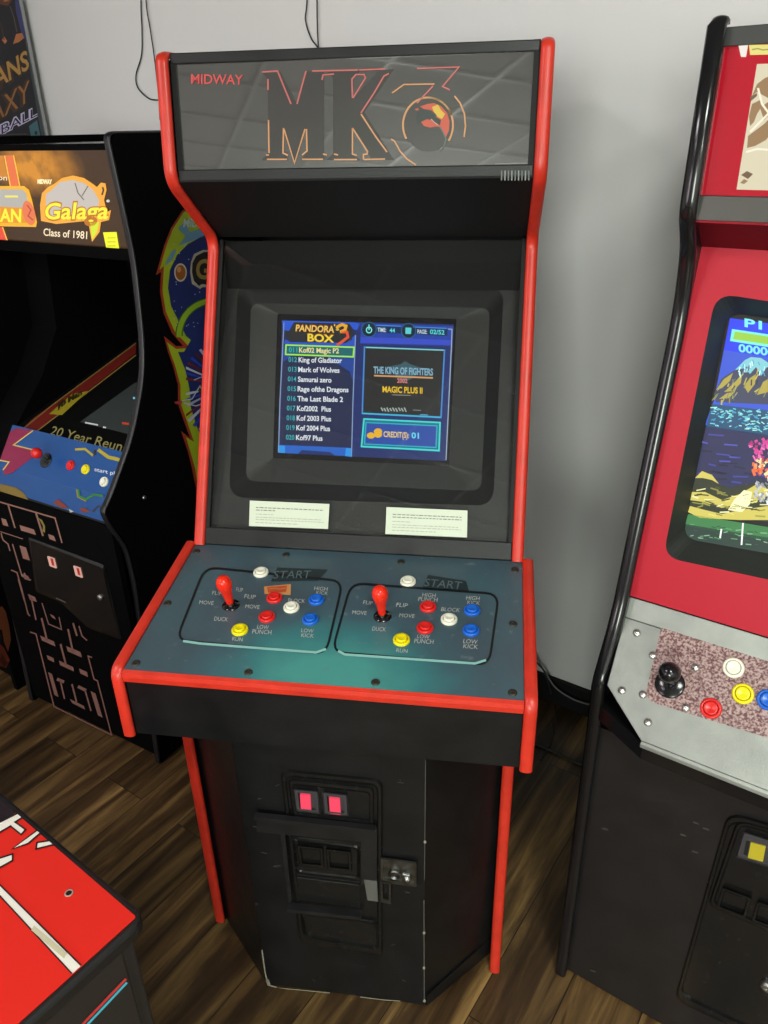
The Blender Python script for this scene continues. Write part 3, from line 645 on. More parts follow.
# steel anti-theft frame bolted over the door
s = MB(); oo = [(256, 815), (377, 827.5), (377, 912), (288, 903.5)]; ii = [(283, 832.5), (361, 840.5), (361.5, 907), (291.5, 899)]
OO = [PF.at(x, y, .012) for x, y in oo]; II = [PF.at(x, y, .012) for x, y in ii]
def quadprism(mbx, pts, d, off): mbx.prism([PF.at(x, y, off) for x, y in pts], PF.n*-d)
quadprism(s, [(256, 815), (377, 829), (377, 843), (257, 832)], .004, .0135)
quadprism(s, [(361, 838), (377, 840), (377, 886), (361.5, 884)], .004, .0133)
quadprism(s, [(280, 832), (284.5, 832.6), (292, 900), (288.5, 903.5)], .004, .0131)
s.prism([PF.at(x, y, .008) for x, y in [(289, 902), (362, 910), (362, 913), (289, 905)]], PF.n*.016)
s.prism([PF.at(x, y, .010) for x, y in [(255.5, 812), (376, 825), (376, 828), (256, 815.5)]], PF.n*.012)
s.build('security_frame', mat('black_steel_plate', (.010, .010, .011), .35, var=.3, vscale=30), door)
for q_ in (((296.5, 845), (323, 848), (324, 868), (299.5, 865.5)), ((325.5, 848.5), (351, 851.5), (352, 872), (327.5, 869.5))):
    s = MB(); cx = sum(p[0] for p in q_)/4; cy = sum(p[1] for p in q_)/4; sc_ = lambda k: [(cx+(x-cx)*k, cy+(y-cy)*k) for x, y in q_]
    a1, a2, a3, a4 = rr(PF, q_, .002, .003, 2), rr(PF, sc_(.93), .002, .010, 2), rr(PF, sc_(.78), .002, .010, 2), rr(PF, sc_(.72), .002, .004, 2)
    s.ring(a1, a2); s.ring(a2, a3); s.ring(a3, a4); s.poly(a4); s.build('coin_return_button', cd_m, door)
s = MB(); a1, a2 = rr(PF, [(292, 838), (360, 846), (360, 882), (297, 874)], .010, .003), rr(PF, [(293.5, 840), (358.5, 848), (358.5, 879), (298, 872)], .009, .006); s.ring(a1, a2); a3 = rr(PF, [(295, 842), (357, 849.5), (357, 876.5), (299, 870)], .008, .003); s.ring(a2, a3); s.build('coin_return_surround', cd_m, door)
s = MB(); s.prism([PF.at(x, y, .003) for x, y in [(297, 876), (360, 884), (360, 907), (299, 899)]], PF.n*.003); s.build('lower_insert', cd_m, door, bevel=.001)
s = MB(); a1 = rr(PF, [(300, 911), (379, 921), (380, 952), (304, 940)], .014, .003); a2 = rr(PF, [(301.5, 913), (377.5, 922.5), (378.5, 950), (305.5, 938)], .013, .008); s.ring(a1, a2); a3 = rr(PF, [(303.5, 915.5), (375.5, 924.5), (376.5, 947.5), (307, 936)], .012, .0035); s.ring(a2, a3); s.poly(a3)
s.build('coin_return_tray', cd_m, door)
# hasp and lock
s = MB(); s.prism([PF.at(x, y, .001) for x, y in [(381, 857), (416.5, 862), (416.5, 884.5), (381, 880)]], PF.n*.006); hb_ = s.build('lock_bracket', dark_steel, main, bevel=.001, label='worn steel lock bracket')
s = MB(); s.ring([PF.at(x, y, .007) for x, y in [(381, 857), (416.5, 862), (416.5, 884.5), (381, 880)]], [PF.at(x, y, .007) for x, y in [(383.5, 860), (414.5, 864.5), (414.5, 882), (383.5, 878)]], None, PF.n*.004); s.build('bracket_rim', dark_steel, hb_)
s = MB(); s.lathe(PF.at(395, 872, .006), PF.n, [(.012, 0), (.012, .007), (.009, .010), (.009, .008), (0, .008)], dark_steel, 20, cap=False); s.build('lock_barrel', dark_steel, hb_)
s = MB(); s.lathe(PF.at(407.5, 875.5, .006), PF.n, [(.008, 0), (.0075, .010), (.004, .013), (0, .013)], steel, 16, cap=False); s.lathe(PF.at(403, 874, .012), (1, -.2, .1), [(.003, 0), (.003, .014)], steel, 8); s.build('lock_nut', steel, hb_)
s = MB(); s.ring([PF.at(x, y, .008) for x, y in [(380.5, 879), (391, 881), (391, 903), (381, 901)]], [PF.at(x, y, .008) for x, y in [(382.5, 882), (389, 883), (389, 900), (383, 898.5)]], None, PF.n*.003); s.build('hasp_loop', dark_steel, hb_)
s = MB(); s.prism([PF.at(x, y, .0138) for x, y in [(364, 879.5), (377, 881), (378, 901.5), (367.5, 900)]], PF.n*.0006); s.build('tape_patch', mat('grey_tape', (.10, .10, .09), .4, bump=.4, bscale=120), door, label='dull grey tape patch')

# ================================================================== RIGHT CABINET
F = RW
UR = .43
rt = thing('arcade_cabinet', 'black-edged arcade cabinet with red screen surround and brushed metal control panel', 'arcade cabinet', F.p(.75, .55, 0), -26.5)
W2 = .70
u_in0, u_in1 = UR+.0, UR+W2
rp = [(.90, 1.810), (.335, 1.810), (.328, 1.58), (.365, 1.533), (.376, 1.435), (.261, .929), (.198, .823), (.203, .706), (.200, 0), (.98, 0), (.98, 1.2)]
rprof = [(.345, 1.817)] + bez([(.330, 1.813), (.322, 1.58), (.357, 1.533), (.369, 1.435), (.313, 1.19), (.254, .929), (.192, .823), (.197, .706), (.194, .004)], [0, .02, .03, .06, 0, .05, .02, .01, 0])
for i, uc in enumerate((UR, UR+W2)):
    s = MB(); s.prism([F.p(uc-.010, p[0], p[1]) for p in fillet(rp, [0, .02, .033, .06, .03, .05, .03, .01, 0, 0, 0])], F.U*.020); sp = s.build('side_panel', black_side if False else black_lam, rt)
    t = edge_strip(F, uc, [tuple(p) for p in rprof], .0245, .008); t.build('edge_trim', black_gloss, sp, label='glossy black edge moulding')
ui0, ui1 = UR+.010, UR+W2-.010
def fbox(par, name, pts_vz, m, u0=ui0, u1=ui1, bevel=0., label=None):
    s = MB(); s.prism([F.p(u0, v, z) for v, z in pts_vz], F.U*(u1-u0)); return s.build(name, m, par, bevel=bevel, label=label)
fbox(rt, 'back_panel', [(.96, 0), (.98, 0), (.98, 1.2), (.90, 1.82), (.88, 1.82), (.96, 1.2)], black_lam)
fbox(rt, 'top_panel', [(.350, 1.790), (.90, 1.790), (.90, 1.804), (.350, 1.804)], black_lam)
# marquee
mqv = lambda z: .346 - (1.823-z)*.03
PRM = plane3(F.p(0, mqv(1.6), 1.6), F.p(1, mqv(1.6), 1.6), F.p(0, mqv(1.8), 1.8))
red_gl = mat('glossy_red_marquee', s2l('a01424'), .12, spec=.5, coat=.3, emit=s2l('8c1020'), es=.25)
fbox(rt, 'marquee_panel', [(mqv(1.80), 1.80), (mqv(1.57), 1.57), (mqv(1.57)+.006, 1.57), (mqv(1.80)+.006, 1.80)], red_gl)
fbox(rt, 'marquee_top_retainer', [(mqv(1.823)-.006, 1.811), (mqv(1.79)-.006, 1.789), (mqv(1.79)+.002, 1.789), (mqv(1.823)+.002, 1.811)], mat('dark_grey_metal', (.03, .032, .03), .4), bevel=.001)
fbox(rt, 'marquee_bottom_retainer', [(mqv(1.60)-.008, 1.607), (mqv(1.57)-.010, 1.574), (mqv(1.57)+.004, 1.574), (mqv(1.60)+.004, 1.607)], mat('brushed_dark_metal', (.10, .10, .09), .35, metal=.8), bevel=.001)
a = Art(PRM, .0008)
card = em('d8cfb0', .85)
a.fill([(757, 64), (830, 62), (830, 192), (736.5, 189.5)], card, 0)
br = em('b08a5a', .6); br2 = em('8a6a48', .5); wl = em('efe6cc', .9)
for pts in ([(757, 84), (765, 78), (775, 74), (790, 80), (790, 110), (768, 98), (757, 92), (752, 96)], [(752, 104), (760, 100), (762, 106), (757, 114), (754, 122), (750, 126), (749, 116)],
            [(748, 136), (756, 130), (764, 124), (770, 118), (775, 128), (766, 140), (755, 146), (747, 148)], [(760, 108), (768, 102), (772, 112), (764, 120)]): a.fill(pts, br, 1)
a.line([(758, 88), (762, 104), (768, 112), (772, 122)], 2.2, wl, 2); a.line([(750, 132), (760, 122), (770, 112)], 2, wl, 2); a.line([(746, 152), (757, 149), (772, 150)], 2, wl, 2)
a.fill([(741, 175), (747, 171), (753, 174), (748, 179)], br2, 1); a.fill([(740, 183), (744, 179), (748, 181), (744, 184)], br, 1); a.fill([(750, 97), (757, 93), (757, 96), (751, 101)], br2, 2)
a.build('marquee_artwork', rt, label='cream and brown backlit marquee print')
a = Art(PRM, .0008); a.fill([(749, 45), (830, 43), (830, 53), (750, 55)], em('e8e07c', .8), 1); a.fill([(738.5, 45.5), (748, 45.2), (746, 57), (741, 57)], em('f0ece0', .8), 1)
a.line([(752, 49.5), (758, 48.6), (763, 50), (772, 49)], 1.3, em('b4aa58', .6), 2); a.build('marquee_sticker', rt, label='pale yellow sticker')
# recess below marquee
fbox(rt, 'speaker_panel', [(mqv(1.57)+.004, 1.572), (.392, 1.53), (.396, 1.54), (mqv(1.57)+.008, 1.582)], mat('dark_red_board', s2l('5a0c16'), .4))
P_rs0, P_rs1 = (.392, 1.53), (.276, .962)
red_pan = mat('red_screen_surround', s2l('b01a2c'), .42, spec=.35)
PRS = plane3(F.p(0, P_rs0[0], P_rs0[1]), F.p(1, P_rs0[0], P_rs0[1]), F.p(0, P_rs1[0], P_rs1[1]))
# surround with rounded opening
HQ = [(716, 293), (893, 321), (826, 592), (663, 557)]
cT = [F.p(ui0, *P_rs0), F.p(ui1, *P_rs0), F.p(ui1, *P_rs1), F.p(ui0, *P_rs1)]
hole_r = rr(PRS, HQ, .03, 0)
s = MB(); s.ring(outer_match(7, cT), hole_r); s.build('screen_surround', red_pan, rt, recalc=False)
in_r = rr(PRS, [(728, 312), (890, 338), (840, 566), (683, 538)], .025, -.045)
s = MB(); s.ring(hole_r, in_r); s.build('bezel_slope', mat('black_green_bezel', (.016, .018, .016), .6), rt, recalc=False)
PRC = Pl(PRS.p0 - PRS.n*.046, PRS.n)
a = Art(PRC, 0)
E2 = 1.15
SQ = lambda pts: pts
a.fill([(720, 300), (900, 330), (850, 580), (670, 548)], em('101018', .3), -2)
a.fill([(730, 318), (860, 336), (850, 400), (714, 400)], em('2438d8', E2), -1)
a.fill([(714, 400), (724, 350), (860, 372), (850, 430), (705, 425)], em('3858d0', E2*.8), 0)
# mountain
a.fill([(714, 394), (722, 378), (735, 370), (745, 360), (751, 357), (761, 358), (775, 366), (800, 384), (800, 406), (716, 402)], em('3c4258', E2*.9), 1)
a.fill([(735, 370), (745, 360), (751, 357), (761, 358), (772, 365), (766, 368), (761, 376), (756, 367), (750, 374), (745, 368)], em('78b8c0', E2), 2)
for pts in ([(716, 390), (724, 379), (733, 373), (730, 381), (722, 388)], [(724, 392), (735, 382), (742, 374), (741, 383), (733, 391)], [(744, 386), (750, 378), (756, 374), (755, 384), (748, 393)], [(719, 399), (727, 393), (735, 392), (729, 398)], [(757, 395), (763, 382), (768, 379), (768, 392)]): a.fill(pts, em('a89a44', E2*.9), 2)
random.seed(21)
for _ in range(70):
    t = random.random(); x = random.uniform(716, 800); y = 362 + abs(x-752)*.55 + random.uniform(2, 26)
    if y > 400: continue
    a.line([(x, y), (x+random.uniform(-5, 1), y+random.uniform(3, 7))], random.uniform(.8, 1.6), em(random.choice(('c8b850', '8a8a50', '2c3450', '586078', 'a8a860')), E2*.8), 3)
for _ in range(18):
    x = random.uniform(738, 768); y = 358 + abs(x-752)*.6 + random.uniform(0, 8); a.line([(x, y), (x+random.uniform(-2, 2), y+random.uniform(3, 6))], .9, em(random.choice(('a0e0e0', '5090b0', 'd0f0f0')), E2), 4)
# sea
a.fill([(712, 404), (850, 420), (846, 446), (706, 428)], em('1e4868', E2), 1)
random.seed(11)
for _ in range(170):
    x = random.uniform(710, 800); y = 406 + (x-710)*.1 + random.uniform(0, 20); a.line([(x, y), (x+random.uniform(2, 5), y+random.uniform(-2.2, 2.2))], 1.0, em(random.choice(('6cc8d0', '3c94b8', 'a0e0d8')), E2*.9), 2)
a.fill([(706, 426), (846, 446), (838, 500), (694, 484)], em('23254a', E2), 1)
for _ in range(40):
    x = random.uniform(698, 800); y = 432 + (x-700)*.1 + random.uniform(0, 50); a.line([(x, y), (x+random.uniform(6, 16), y+random.uniform(0, 3))], 1.6, em(random.choice(('3a3e90', '4a4ca8', '1a1c34')), E2*.9), 2)
# beach
a.fill([(693, 484), (702, 470), (710, 474), (718, 484), (730, 488), (756, 482), (838, 494), (836, 530), (688, 512)], em('2c3420', E2*.8), 3)
for pts in ([(695, 478), (702, 471), (712, 475), (719, 484), (712, 480), (703, 478)], [(692, 492), (705, 492), (722, 500), (740, 494), (757, 484), (775, 488), (770, 498), (745, 502), (722, 508), (704, 502), (690, 500)], [(690, 506), (705, 510), (722, 514), (740, 510), (768, 506), (800, 512), (800, 520), (740, 520), (700, 518), (688, 512)]): a.fill(pts, em('c8bc58', E2*.9), 4)
a.fill([(728, 510), (734, 500), (744, 490), (752, 492), (750, 504), (742, 512)], em('e8e4b0', E2), 5)
a.fill([(688, 514), (836, 538), (832, 552), (685, 526)], em('3c8048', E2*.8), 4); a.fill([(685, 524), (832, 548), (828, 566), (684, 540)], em('243c34', E2*.8), 4)
for _ in range(50):
    x = random.uniform(690, 800); y = 520 + (x-690)*.16 + random.uniform(0, 18); a.line([(x, y), (x+random.uniform(3, 7), y+random.uniform(-1, 2))], .9, em(random.choice(('62b070', '2a5a40', '98c8a0')), E2*.7), 5)
for _ in range(60):
    x = random.uniform(692, 800); y = 486 + random.uniform(0, 30); a.line([(x, y), (x+random.uniform(5, 12), y+random.uniform(-2, 3))], random.uniform(.8, 1.8), em(random.choice(('e0d870', '8a8a38', '4a4c24', 'f0ecb0', 'a0a048')), E2*.8), 5)
# plain colour shapes where the fighters stand
for (x0_, x1_, y0_, y1_), cs_, n_ in (((752, 772, 438, 456), ('d0408c', 'e86ab0', 'a02868', 'c84890'), 34), ((752, 776, 458, 478), ('e06838', 'f09858', 'b84030', 'e8d8a0'), 40), ((754, 776, 478, 500), ('d8dcd8', '8a9098', 'b8bcc0', '303438'), 34)):
    for _ in range(n_):
        x, y = random.uniform(x0_, x1_), random.uniform(y0_, y1_); a.line([(x, y), (x+random.uniform(-4, 5), y+random.uniform(1, 6))], random.uniform(1.5, 3.2), em(random.choice(cs_), E2*.9), 6)
a.text('P1', (744.5, 326.5), (762, 329.5), 8.5, em('70d8d8', E2), 3, bold=.03)
a.fill([(732, 329), (800, 339), (799, 352), (730, 341)], em('70d8c0', E2), 3); a.fill([(735, 331.5), (800, 341.5), (799, 349), (733, 339)], em('8ab83c', E2), 4)
a.text('00000', (738.5, 351.5), (775, 356.5), 8, em('70d0d0', E2), 3, bold=.03)
for x, y in ((721.5, 529), (743, 523)): a.line([(x, y), (x-1.5, y+(9 if x < 730 else 22))], 1.6, em('e8f0e8', E2), 6)
a.build('monitor_screen', rt)
s = MB(); s.prism([PRS.at(x, y, -.004) for x, y in [(900, 300), (700, 270), (640, 570), (860, 620)]], PRS.n*-.002)
# seam piece + control panel metal
brush = mat('brushed_grey_metal', (.30, .315, .29), .45, metal=.5, bump=.15, bscale=400, var=.12, vscale=20)
def cpan_mat():
    m = bpy.data.materials.new('maroon_pebbled_overlay'); m.use_nodes = True; nt, N, L = nodes(m); b = N['Principled BSDF']
    tc = N.new('ShaderNodeTexCoord'); n = N.new('ShaderNodeTexNoise'); n.inputs['Scale'].default_value = 260; n.inputs['Detail'].default_value = 4; L.new(tc.outputs['Object'], n.inputs['Vector'])
    r = N.new('ShaderNodeValToRGB'); e = r.color_ramp.elements; e[0].position = .40; e[0].color = (.11, .035, .038, 1); e[1].position = .62; e[1].color = (.42, .30, .28, 1)
    L.new(n.outputs[0], r.inputs[0]); L.new(r.outputs[0], b.inputs['Base Color']); b.inputs['Roughness'].default_value = .4
    bp = N.new('ShaderNodeBump'); bp.inputs['Strength'].default_value = .5; bp.inputs['Distance'].default_value = .001; L.new(n.outputs[0], bp.inputs['Height']); L.new(bp.outputs[0], b.inputs['Normal']); return m
R0, Rm, R1 = (.275, .960), (.262, .925), (.130, .790)   # surround foot, fold, front lip
PRP = plane3(F.p(0, *Rm), F.p(1, *Rm), F.p(0, *R1))
PRQ = plane3(F.p(0, *R0), F.p(1, *R0), F.p(0, *Rm))
s = MB()
kA = F.p(ui0, .205, .806) ; 
def onR(v): t = (Rm[0]-v)/(Rm[0]-R1[0]); return Rm[1] + (R1[1]-Rm[1])*t
_lip = Pl(F.p(0, R1[0], 0), F.V); LB = _lip.at(641, 741).dot(F.U); _a = PRP.at(607, 685); AU, AV = _a.dot(F.U), _a.dot(F.V)
outl = [F.p(ui0, *Rm), F.p(ui1, *Rm), F.p(ui1*2-ui1, AV, onR(AV)), F.p(ui1-(LB-ui0), *R1), F.p(LB, *R1), F.p(AU, AV, onR(AV))]
s.prism([Rv for Rv in outl], PRP.n*-.004)
s.prism([F.p(ui0, *R0), F.p(ui1, *R0), F.p(ui1, *Rm), F.p(ui0, *Rm)], PRQ.n*-.004)
s.prism([F.p(LB, R1[0], R1[1]), F.p(LB, R1[0]-.004, R1[1]-.004), F.p(LB, R1[0]-.004, R1[1]-.012), F.p(LB, R1[0]+.001, R1[1]-.012)], F.U*(ui1+ui0-LB-LB))
rcp = s.build('control_panel', brush, rt, bevel=.0015)
a = Art(PRP, .0008); a.rfill([(663, 620), (900, 676), (880, 772), (644, 700)], .02, cpan_mat(), 0); a.build('panel_overlay', rt, label='maroon pebbled overlay')
for x, y in ((637, 633), (653, 655.5), (695.5, 667.5), (622, 690.5), (643, 694.5), (686, 707.5), (648, 722.5)):
    s = MB(); s.lathe(PRP.at(x, y), PRP.n, [(.0070, 0), (.0066, .0025), (.0045, .0042), (0, .0050)], mat('bright_bolt', (.55, .55, .52), .25, metal=.9), 14, cap=False); s.build('carriage_bolt', None, rt)
for x, y, m in ((733.5, 668, white_btn), (743, 694, yel_btn), (711, 708.5, red_btn), (768, 700, blue_btn)): button(x, y, m, PRP, rt, .0165)
s = MB(); o = PRP.at(670, 684); s.lathe(o, PRP.n, [(.024, .0005), (.024, .002), (.022, .0035), (.006, .0040)], black_gloss, 28, cap=False); jj = s.build('joystick', black_gloss, rt)
s = MB(); ax = (PRP.n + Vector((0, 0, .55))).normalized(); s.lathe(o, ax, [(.0065, .002), (.0065, .030)], black_gloss, 14); s.build('shaft', black_gloss, jj)
s = MB(); s.lathe(o, ax, [(.0178*math.sin(math.pi*k/12), .044-.0178*math.cos(math.pi*k/12)) for k in range(13)], black_gloss, 24, cap=False); s.build('ball_top', black_gloss, jj)
# front
lowm = mat('black_lower_laminate', (.010, .0085, .009), .42, var=.15, vscale=12)
fbox(rt, 'lower_front_panel', [(.206, .010), (.206, .715), (.224, .715), (.224, .010)], lowm)
s = MB(); s.prism([F.p(ui0, .262, .70), F.p(ui0, AV+.01, .70), F.p(AU+.003, AV+.003, .70), F.p(LB+.003, R1[0]+.004, .70), F.p(ui1-(LB-ui0)-.003, R1[0]+.004, .70), F.p(ui1, AV, .70), F.p(ui1, .262, .70)], (0, 0, .080))
for _i, _p in enumerate(s.v):
    if _p.z < .71: _p.z = .748
s.build('panel_box', black_gloss, rt)
PRF = Pl(F.p(0, .206, 0), -F.V)
def zpoly(q, r, o): return rr(PRF, q, r, o)
s = MB(); q0 = [(728, 811), (860, 850), (800, 1060), (674, 1000)]; cx0, cy0 = 765, 930
scq_ = lambda k: [(cx0+(x-cx0)*k, cy0+(y-cy0)*k) for x, y in q0]
r1, r2, r3, r4 = zpoly(q0, .03, .0005), zpoly(scq_(.975), .029, .007), zpoly(scq_(.94), .027, .007), zpoly(scq_(.92), .026, .003); s.ring(r1, r2); s.ring(r2, r3); s.ring(r3, r4); s.poly(r4); rd = s.build('coin_door', cd_m, rt)
s = MB(); q1 = [(737, 819), (860, 855), (836, 960), (707, 906)]; s1 = lambda k: [(780+(x-780)*k, 880+(y-880)*k) for x, y in q1]
r1, r2, r3, r4 = zpoly(q1, .02, .003), zpoly(s1(.965), .019, .009), zpoly(s1(.935), .018, .009), zpoly(s1(.90), .016, .0055); s.ring(r1, r2); s.ring(r2, r3); s.ring(r3, r4); s.poly(r4); s.build('coin_entry_plate', cd_m, rd)
gpl = mat('grey_black_plastic', (.045, .043, .048), .4)
s = MB(); q = [(743, 831), (775, 841), (770, 868), (735.5, 857)]; r1, r2 = rr(PRF, q, .003, .005, 2), rr(PRF, [(744.5, 833), (773, 842), (768.5, 865.5), (737.5, 855.5)], .003, .012, 2); s.ring(r1, r2); s.poly(r2); b = s.build('coin_slot_bezel', gpl, rd)
s = MB(); s.prism([PRF.at(x, y, .0122) for x, y in [(751, 842), (766, 846), (763, 861), (748, 857)]], PRF.n*.002); s.build('reject_button', mat('amber_lit_reject', (.3, .25, .02), .3, emit=s2l('b0a020'), es=.35), b, label='amber coin reject button')
s = MB(); s.prism([PRF.at(x, y, .0122) for x, y in [(746.5, 840.5), (750, 841.5), (747, 855.5), (743.5, 854)]], PRF.n*.0006); s.build('coin_slot', mat('slot_black', (.001, .001, .001), .9), b)
for q in (((722, 887), (752, 898), (746, 919), (715.5, 908)), ((757, 901), (786, 911), (780, 932), (751, 921))):
    cx = sum(p[0] for p in q)/4; cy = sum(p[1] for p in q)/4; k_ = lambda k: [(cx+(x-cx)*k, cy+(y-cy)*k) for x, y in q]
    s = MB(); r1, r2, r3, r4 = rr(PRF, q, .003, .004, 2), rr(PRF, k_(.94), .003, .013, 2), rr(PRF, k_(.80), .003, .013, 2), rr(PRF, k_(.72), .002, .006, 2); s.ring(r1, r2); s.ring(r2, r3); s.ring(r3, r4); s.poly(r4); s.build('coin_return_button', cd_m, rd)
s = MB(); s.lathe(PRF.at(768, 985, .003), PRF.n, [(.012, 0), (.012, .006), (.009, .010), (.004, .010), (0, .008)], steel, 20, cap=False); s.build('door_lock', steel, rd)
a = Art(PRF, .0004)
for x, y in ((602, 828), (693, 822), (680, 834), (703, 828), (692, 851), (590, 970)): a.line([(x, y), (x+6, y+2)], 1.6, pm('3a3734', .6), 0)
a.build('scuff_marks', rt)

# ================================================================== LEFT CABINET
F = LF
lt = thing('arcade_cabinet', 'black arcade cabinet with glowing yellow-orange marquee and blue control panel', 'arcade cabinet', F.p(-1.045, .55, 0), -22)
US0, US1 = -.82, -1.405
lp_ = [(.92, 1.703), (.392, 1.703), (.412, 1.435), (.398, 1.24), (.378, 1.148), (.311, 1.011), (.205, .878), (.180, .856), (.190, .817), (.227, .731), (.233, .617), (.193, 0), (.92, 0)]
lprof = bez([(.62, 1.704), (.383, 1.704), (.405, 1.435), (.391, 1.24), (.371, 1.148), (.304, 1.011), (.197, .878), (.173, .858), (.183, .817), (.220, .731), (.226, .617), (.187, .004)], [0, .02, .05, .06, .05, .06, .03, .012, .03, .03, .05, 0])
lsp = None
for uc in (US0, US1):
    s = MB(); s.prism([F.p(uc-.009, p[0], p[1]) for p in fillet(lp_, [0, .022, .05, .06, .05, .06, .032, .014, .03, .03, .05, 0, 0])], F.U*.018); sp = s.build('side_panel', black_side, lt)
    t = edge_strip(F, uc, [tuple(p) for p in lprof], .019, .004); t.build('edge_trim', mat('black_vinyl_trim', (.006, .006, .008), .38), sp)
    if uc == US0: lsp = sp
li0, li1 = US1+.009, US0-.009
lc0 = -1.289          # inner liner: left end of the controls
def lbox(par, name, pts, m, **k):
    s = MB(); s.prism([F.p(li0, v, z) for v, z in pts], F.U*(li1-li0)); return s.build(name, m, par, **k)
lbox(lt, 'back_panel', [(.90, 0), (.92, 0), (.92, 1.69), (.90, 1.69)], black_side)
lbox(lt, 'top_panel', [(.41, 1.67), (.90, 1.67), (.90, 1.684), (.41, 1.684)], black_gloss)
PLM = plane3(F.p(0, .405, 1.68), F.p(1, .405, 1.68), F.p(0, .425, 1.44))
lbox(lt, 'marquee_top_retainer', [(.400, 1.684), (.402, 1.670), (.412, 1.670), (.410, 1.684)], black_side)
lbox(lt, 'marquee_bottom_retainer', [(.416, 1.452), (.418, 1.425), (.43, 1.425), (.43, 1.452)], black_side)
lbox(lt, 'marquee_box_floor', [(.43, 1.43), (.9, 1.36), (.9, 1.37), (.43, 1.44)], black_mat)
def backlit():
    m = bpy.data.materials.new('backlit_brown_marquee'); m.use_nodes = True; nt, N, L = nodes(m); b = N['Principled BSDF']
    b.inputs['Base Color'].default_value = (.01, .006, .003, 1); b.inputs['Roughness'].default_value = .25
    tc = N.new('ShaderNodeTexCoord'); mp_ = N.new('ShaderNodeMapping'); mp_.vector_type = 'TEXTURE'; c = lt.matrix_basis.inverted() @ PLM.at(33, 166)
    mp_.inputs['Location'].default_value = c; mp_.inputs['Scale'].default_value = (.19, .2, .075); L.new(tc.outputs['Object'], mp_.inputs[0])
    g = N.new('ShaderNodeTexGradient'); g.gradient_type = 'SPHERICAL'; L.new(mp_.outputs[0], g.inputs[0])
    n = N.new('ShaderNodeTexNoise'); n.inputs['Scale'].default_value = 30; L.new(tc.outputs['Object'], n.inputs['Vector'])
    mu = N.new('ShaderNodeMath'); mu.operation = 'MULTIPLY'; L.new(g.outputs[0], mu.inputs[0]); L.new(n.outputs[0], mu.inputs[1])
    r = N.new('ShaderNodeValToRGB'); e = r.color_ramp.elements; e[0].position = 0; e[0].color = (*s2l('3a2410'), 1); e[1].position = .42; e[1].color = (*s2l('d08828'), 1); L.new(mu.outputs[0], r.inputs[0])
    L.new(r.outputs[0], b.inputs['Emission Color']); b.inputs['Emission Strength'].default_value = .9; return m
s = MB(); s.prism([F.p(li0, .4055, 1.676), F.p(li1, .4055, 1.676), F.p(li1, .4245, 1.445), F.p(li0, .4245, 1.445)], F.V*.004); s.build('marquee_panel', backlit(), lt)
a = Art(PLM, .0012); EM = 1.0
Y, OR, GY = em('f0e038', EM), em('e8a038', EM), em('b8b0a8', EM)
a.fill([(41, 221), (40, 205), (42, 193), (48, 187), (54, 184), (62, 178), (73, 175.5), (84, 178), (93, 184), (97, 187), (101, 182.5), (105.5, 183.5), (106.5, 190), (104, 200), (107, 212), (111, 210), (109, 220), (101, 222), (99.5, 232), (92, 242), (89, 226), (86, 221), (56, 224), (52, 223)], OR, 1)
a.fill([(46, 205), (46, 194), (52, 190), (60, 182), (73, 180), (84, 183), (93, 190), (99, 200), (98, 214), (52, 216), (46, 212)], GY, 2)
a.line([(75, 183), (78, 193), (84, 200)], 1, em('605848', EM), 3); a.line([(88, 186), (82, 196)], 1, em('605848', EM), 3)
a.fill([(90, 222), (99, 222), (97, 232), (92, 240)], em('c8d830', EM), 3)
a.text('Galaga', (44.5, 219.5), (108.5, 219), 17.5, em('b06818', EM), 3, bold=.06, shear=.1)
a.text('Galaga', (45, 219), (108, 218.5), 16.5, Y, 4, bold=.02, shear=.1)
a.line([(102.5, 187), (103.5, 190), (102, 195)], 1.6, em('302010', EM), 4); a.ell(108, 201, 1.7, 1.5, em('c8c8c0', EM), 4, n=10)
a.text('Class of 1981', (43.5, 235.5), (87, 239), 7.6, em('f0dcb8', EM), 3, bold=.01)
a.text('MIDWAY', (37.5, 183.5), (52, 184), 4.4, em('f8e8b0', EM), 3, bold=.06)
a.fill([(103, 232.3), (116.5, 232), (119.5, 251), (107, 251.5)], em('e8e820', EM), 2)
for k in range(3): a.line([(107.5, 238+k*4), (115.5, 237.8+k*4)], 1.0, em('b0b018', EM), 3)
a.fill([(4.5, 155.5), (13.5, 155.3), (20, 187), (10, 187)], em('d86838', EM), 1); a.line([(13.5, 155.3), (20, 187)], 1.1, em('f0b848', EM), 2); a.line([(4.5, 155.5), (10.5, 187)], 1.1, em('f0b848', EM), 2)
a.fill([(-12, 156), (3.5, 155.5), (8, 178), (-12, 176)], em('c07820', EM), 1)
a.fill([(-8, 228), (2.5, 227), (8.5, 244.5), (-8, 244)], em('d84838', EM), 1); a.line([(2.5, 227), (8.5, 244.5)], 1.1, em('f0b848', EM), 2)
a.fill([(-14, 186), (24, 186), (29, 190), (32, 200), (37, 222), (36, 227), (-14, 226)], em('e8a828', EM), 2); a.fill([(-14, 189), (22, 189.5), (26, 193), (32, 222), (-14, 222)], em('a8a49c', EM), 3)
a.fill([(-14, 206), (27, 208), (32, 223), (-14, 223)], em('d88c20', EM), 4); a.text('MAN', (-10, 221), (21, 222), 13, em('f0e038', EM), 5, bold=.03); a.line([(5, 196.5), (18, 196.5)], 1.8, em('e8dc50', EM), 4)
a.ell(29, 213, 6, 12.5, em('d87048', EM), 5, rot=-14, n=20); a.line([(27, 205), (31, 210), (28, 216), (33, 220)], 1.2, em('a83018', EM), 6)
a.text('on', (-2, 180), (7, 180.5), 5.5, em('f0dcb8', EM), 3)
a.build('marquee_artwork', lt, clip=[(F.p(li1-.001, 0, 0), F.U), (F.p(li0+.001, 0, 0), -F.U)])
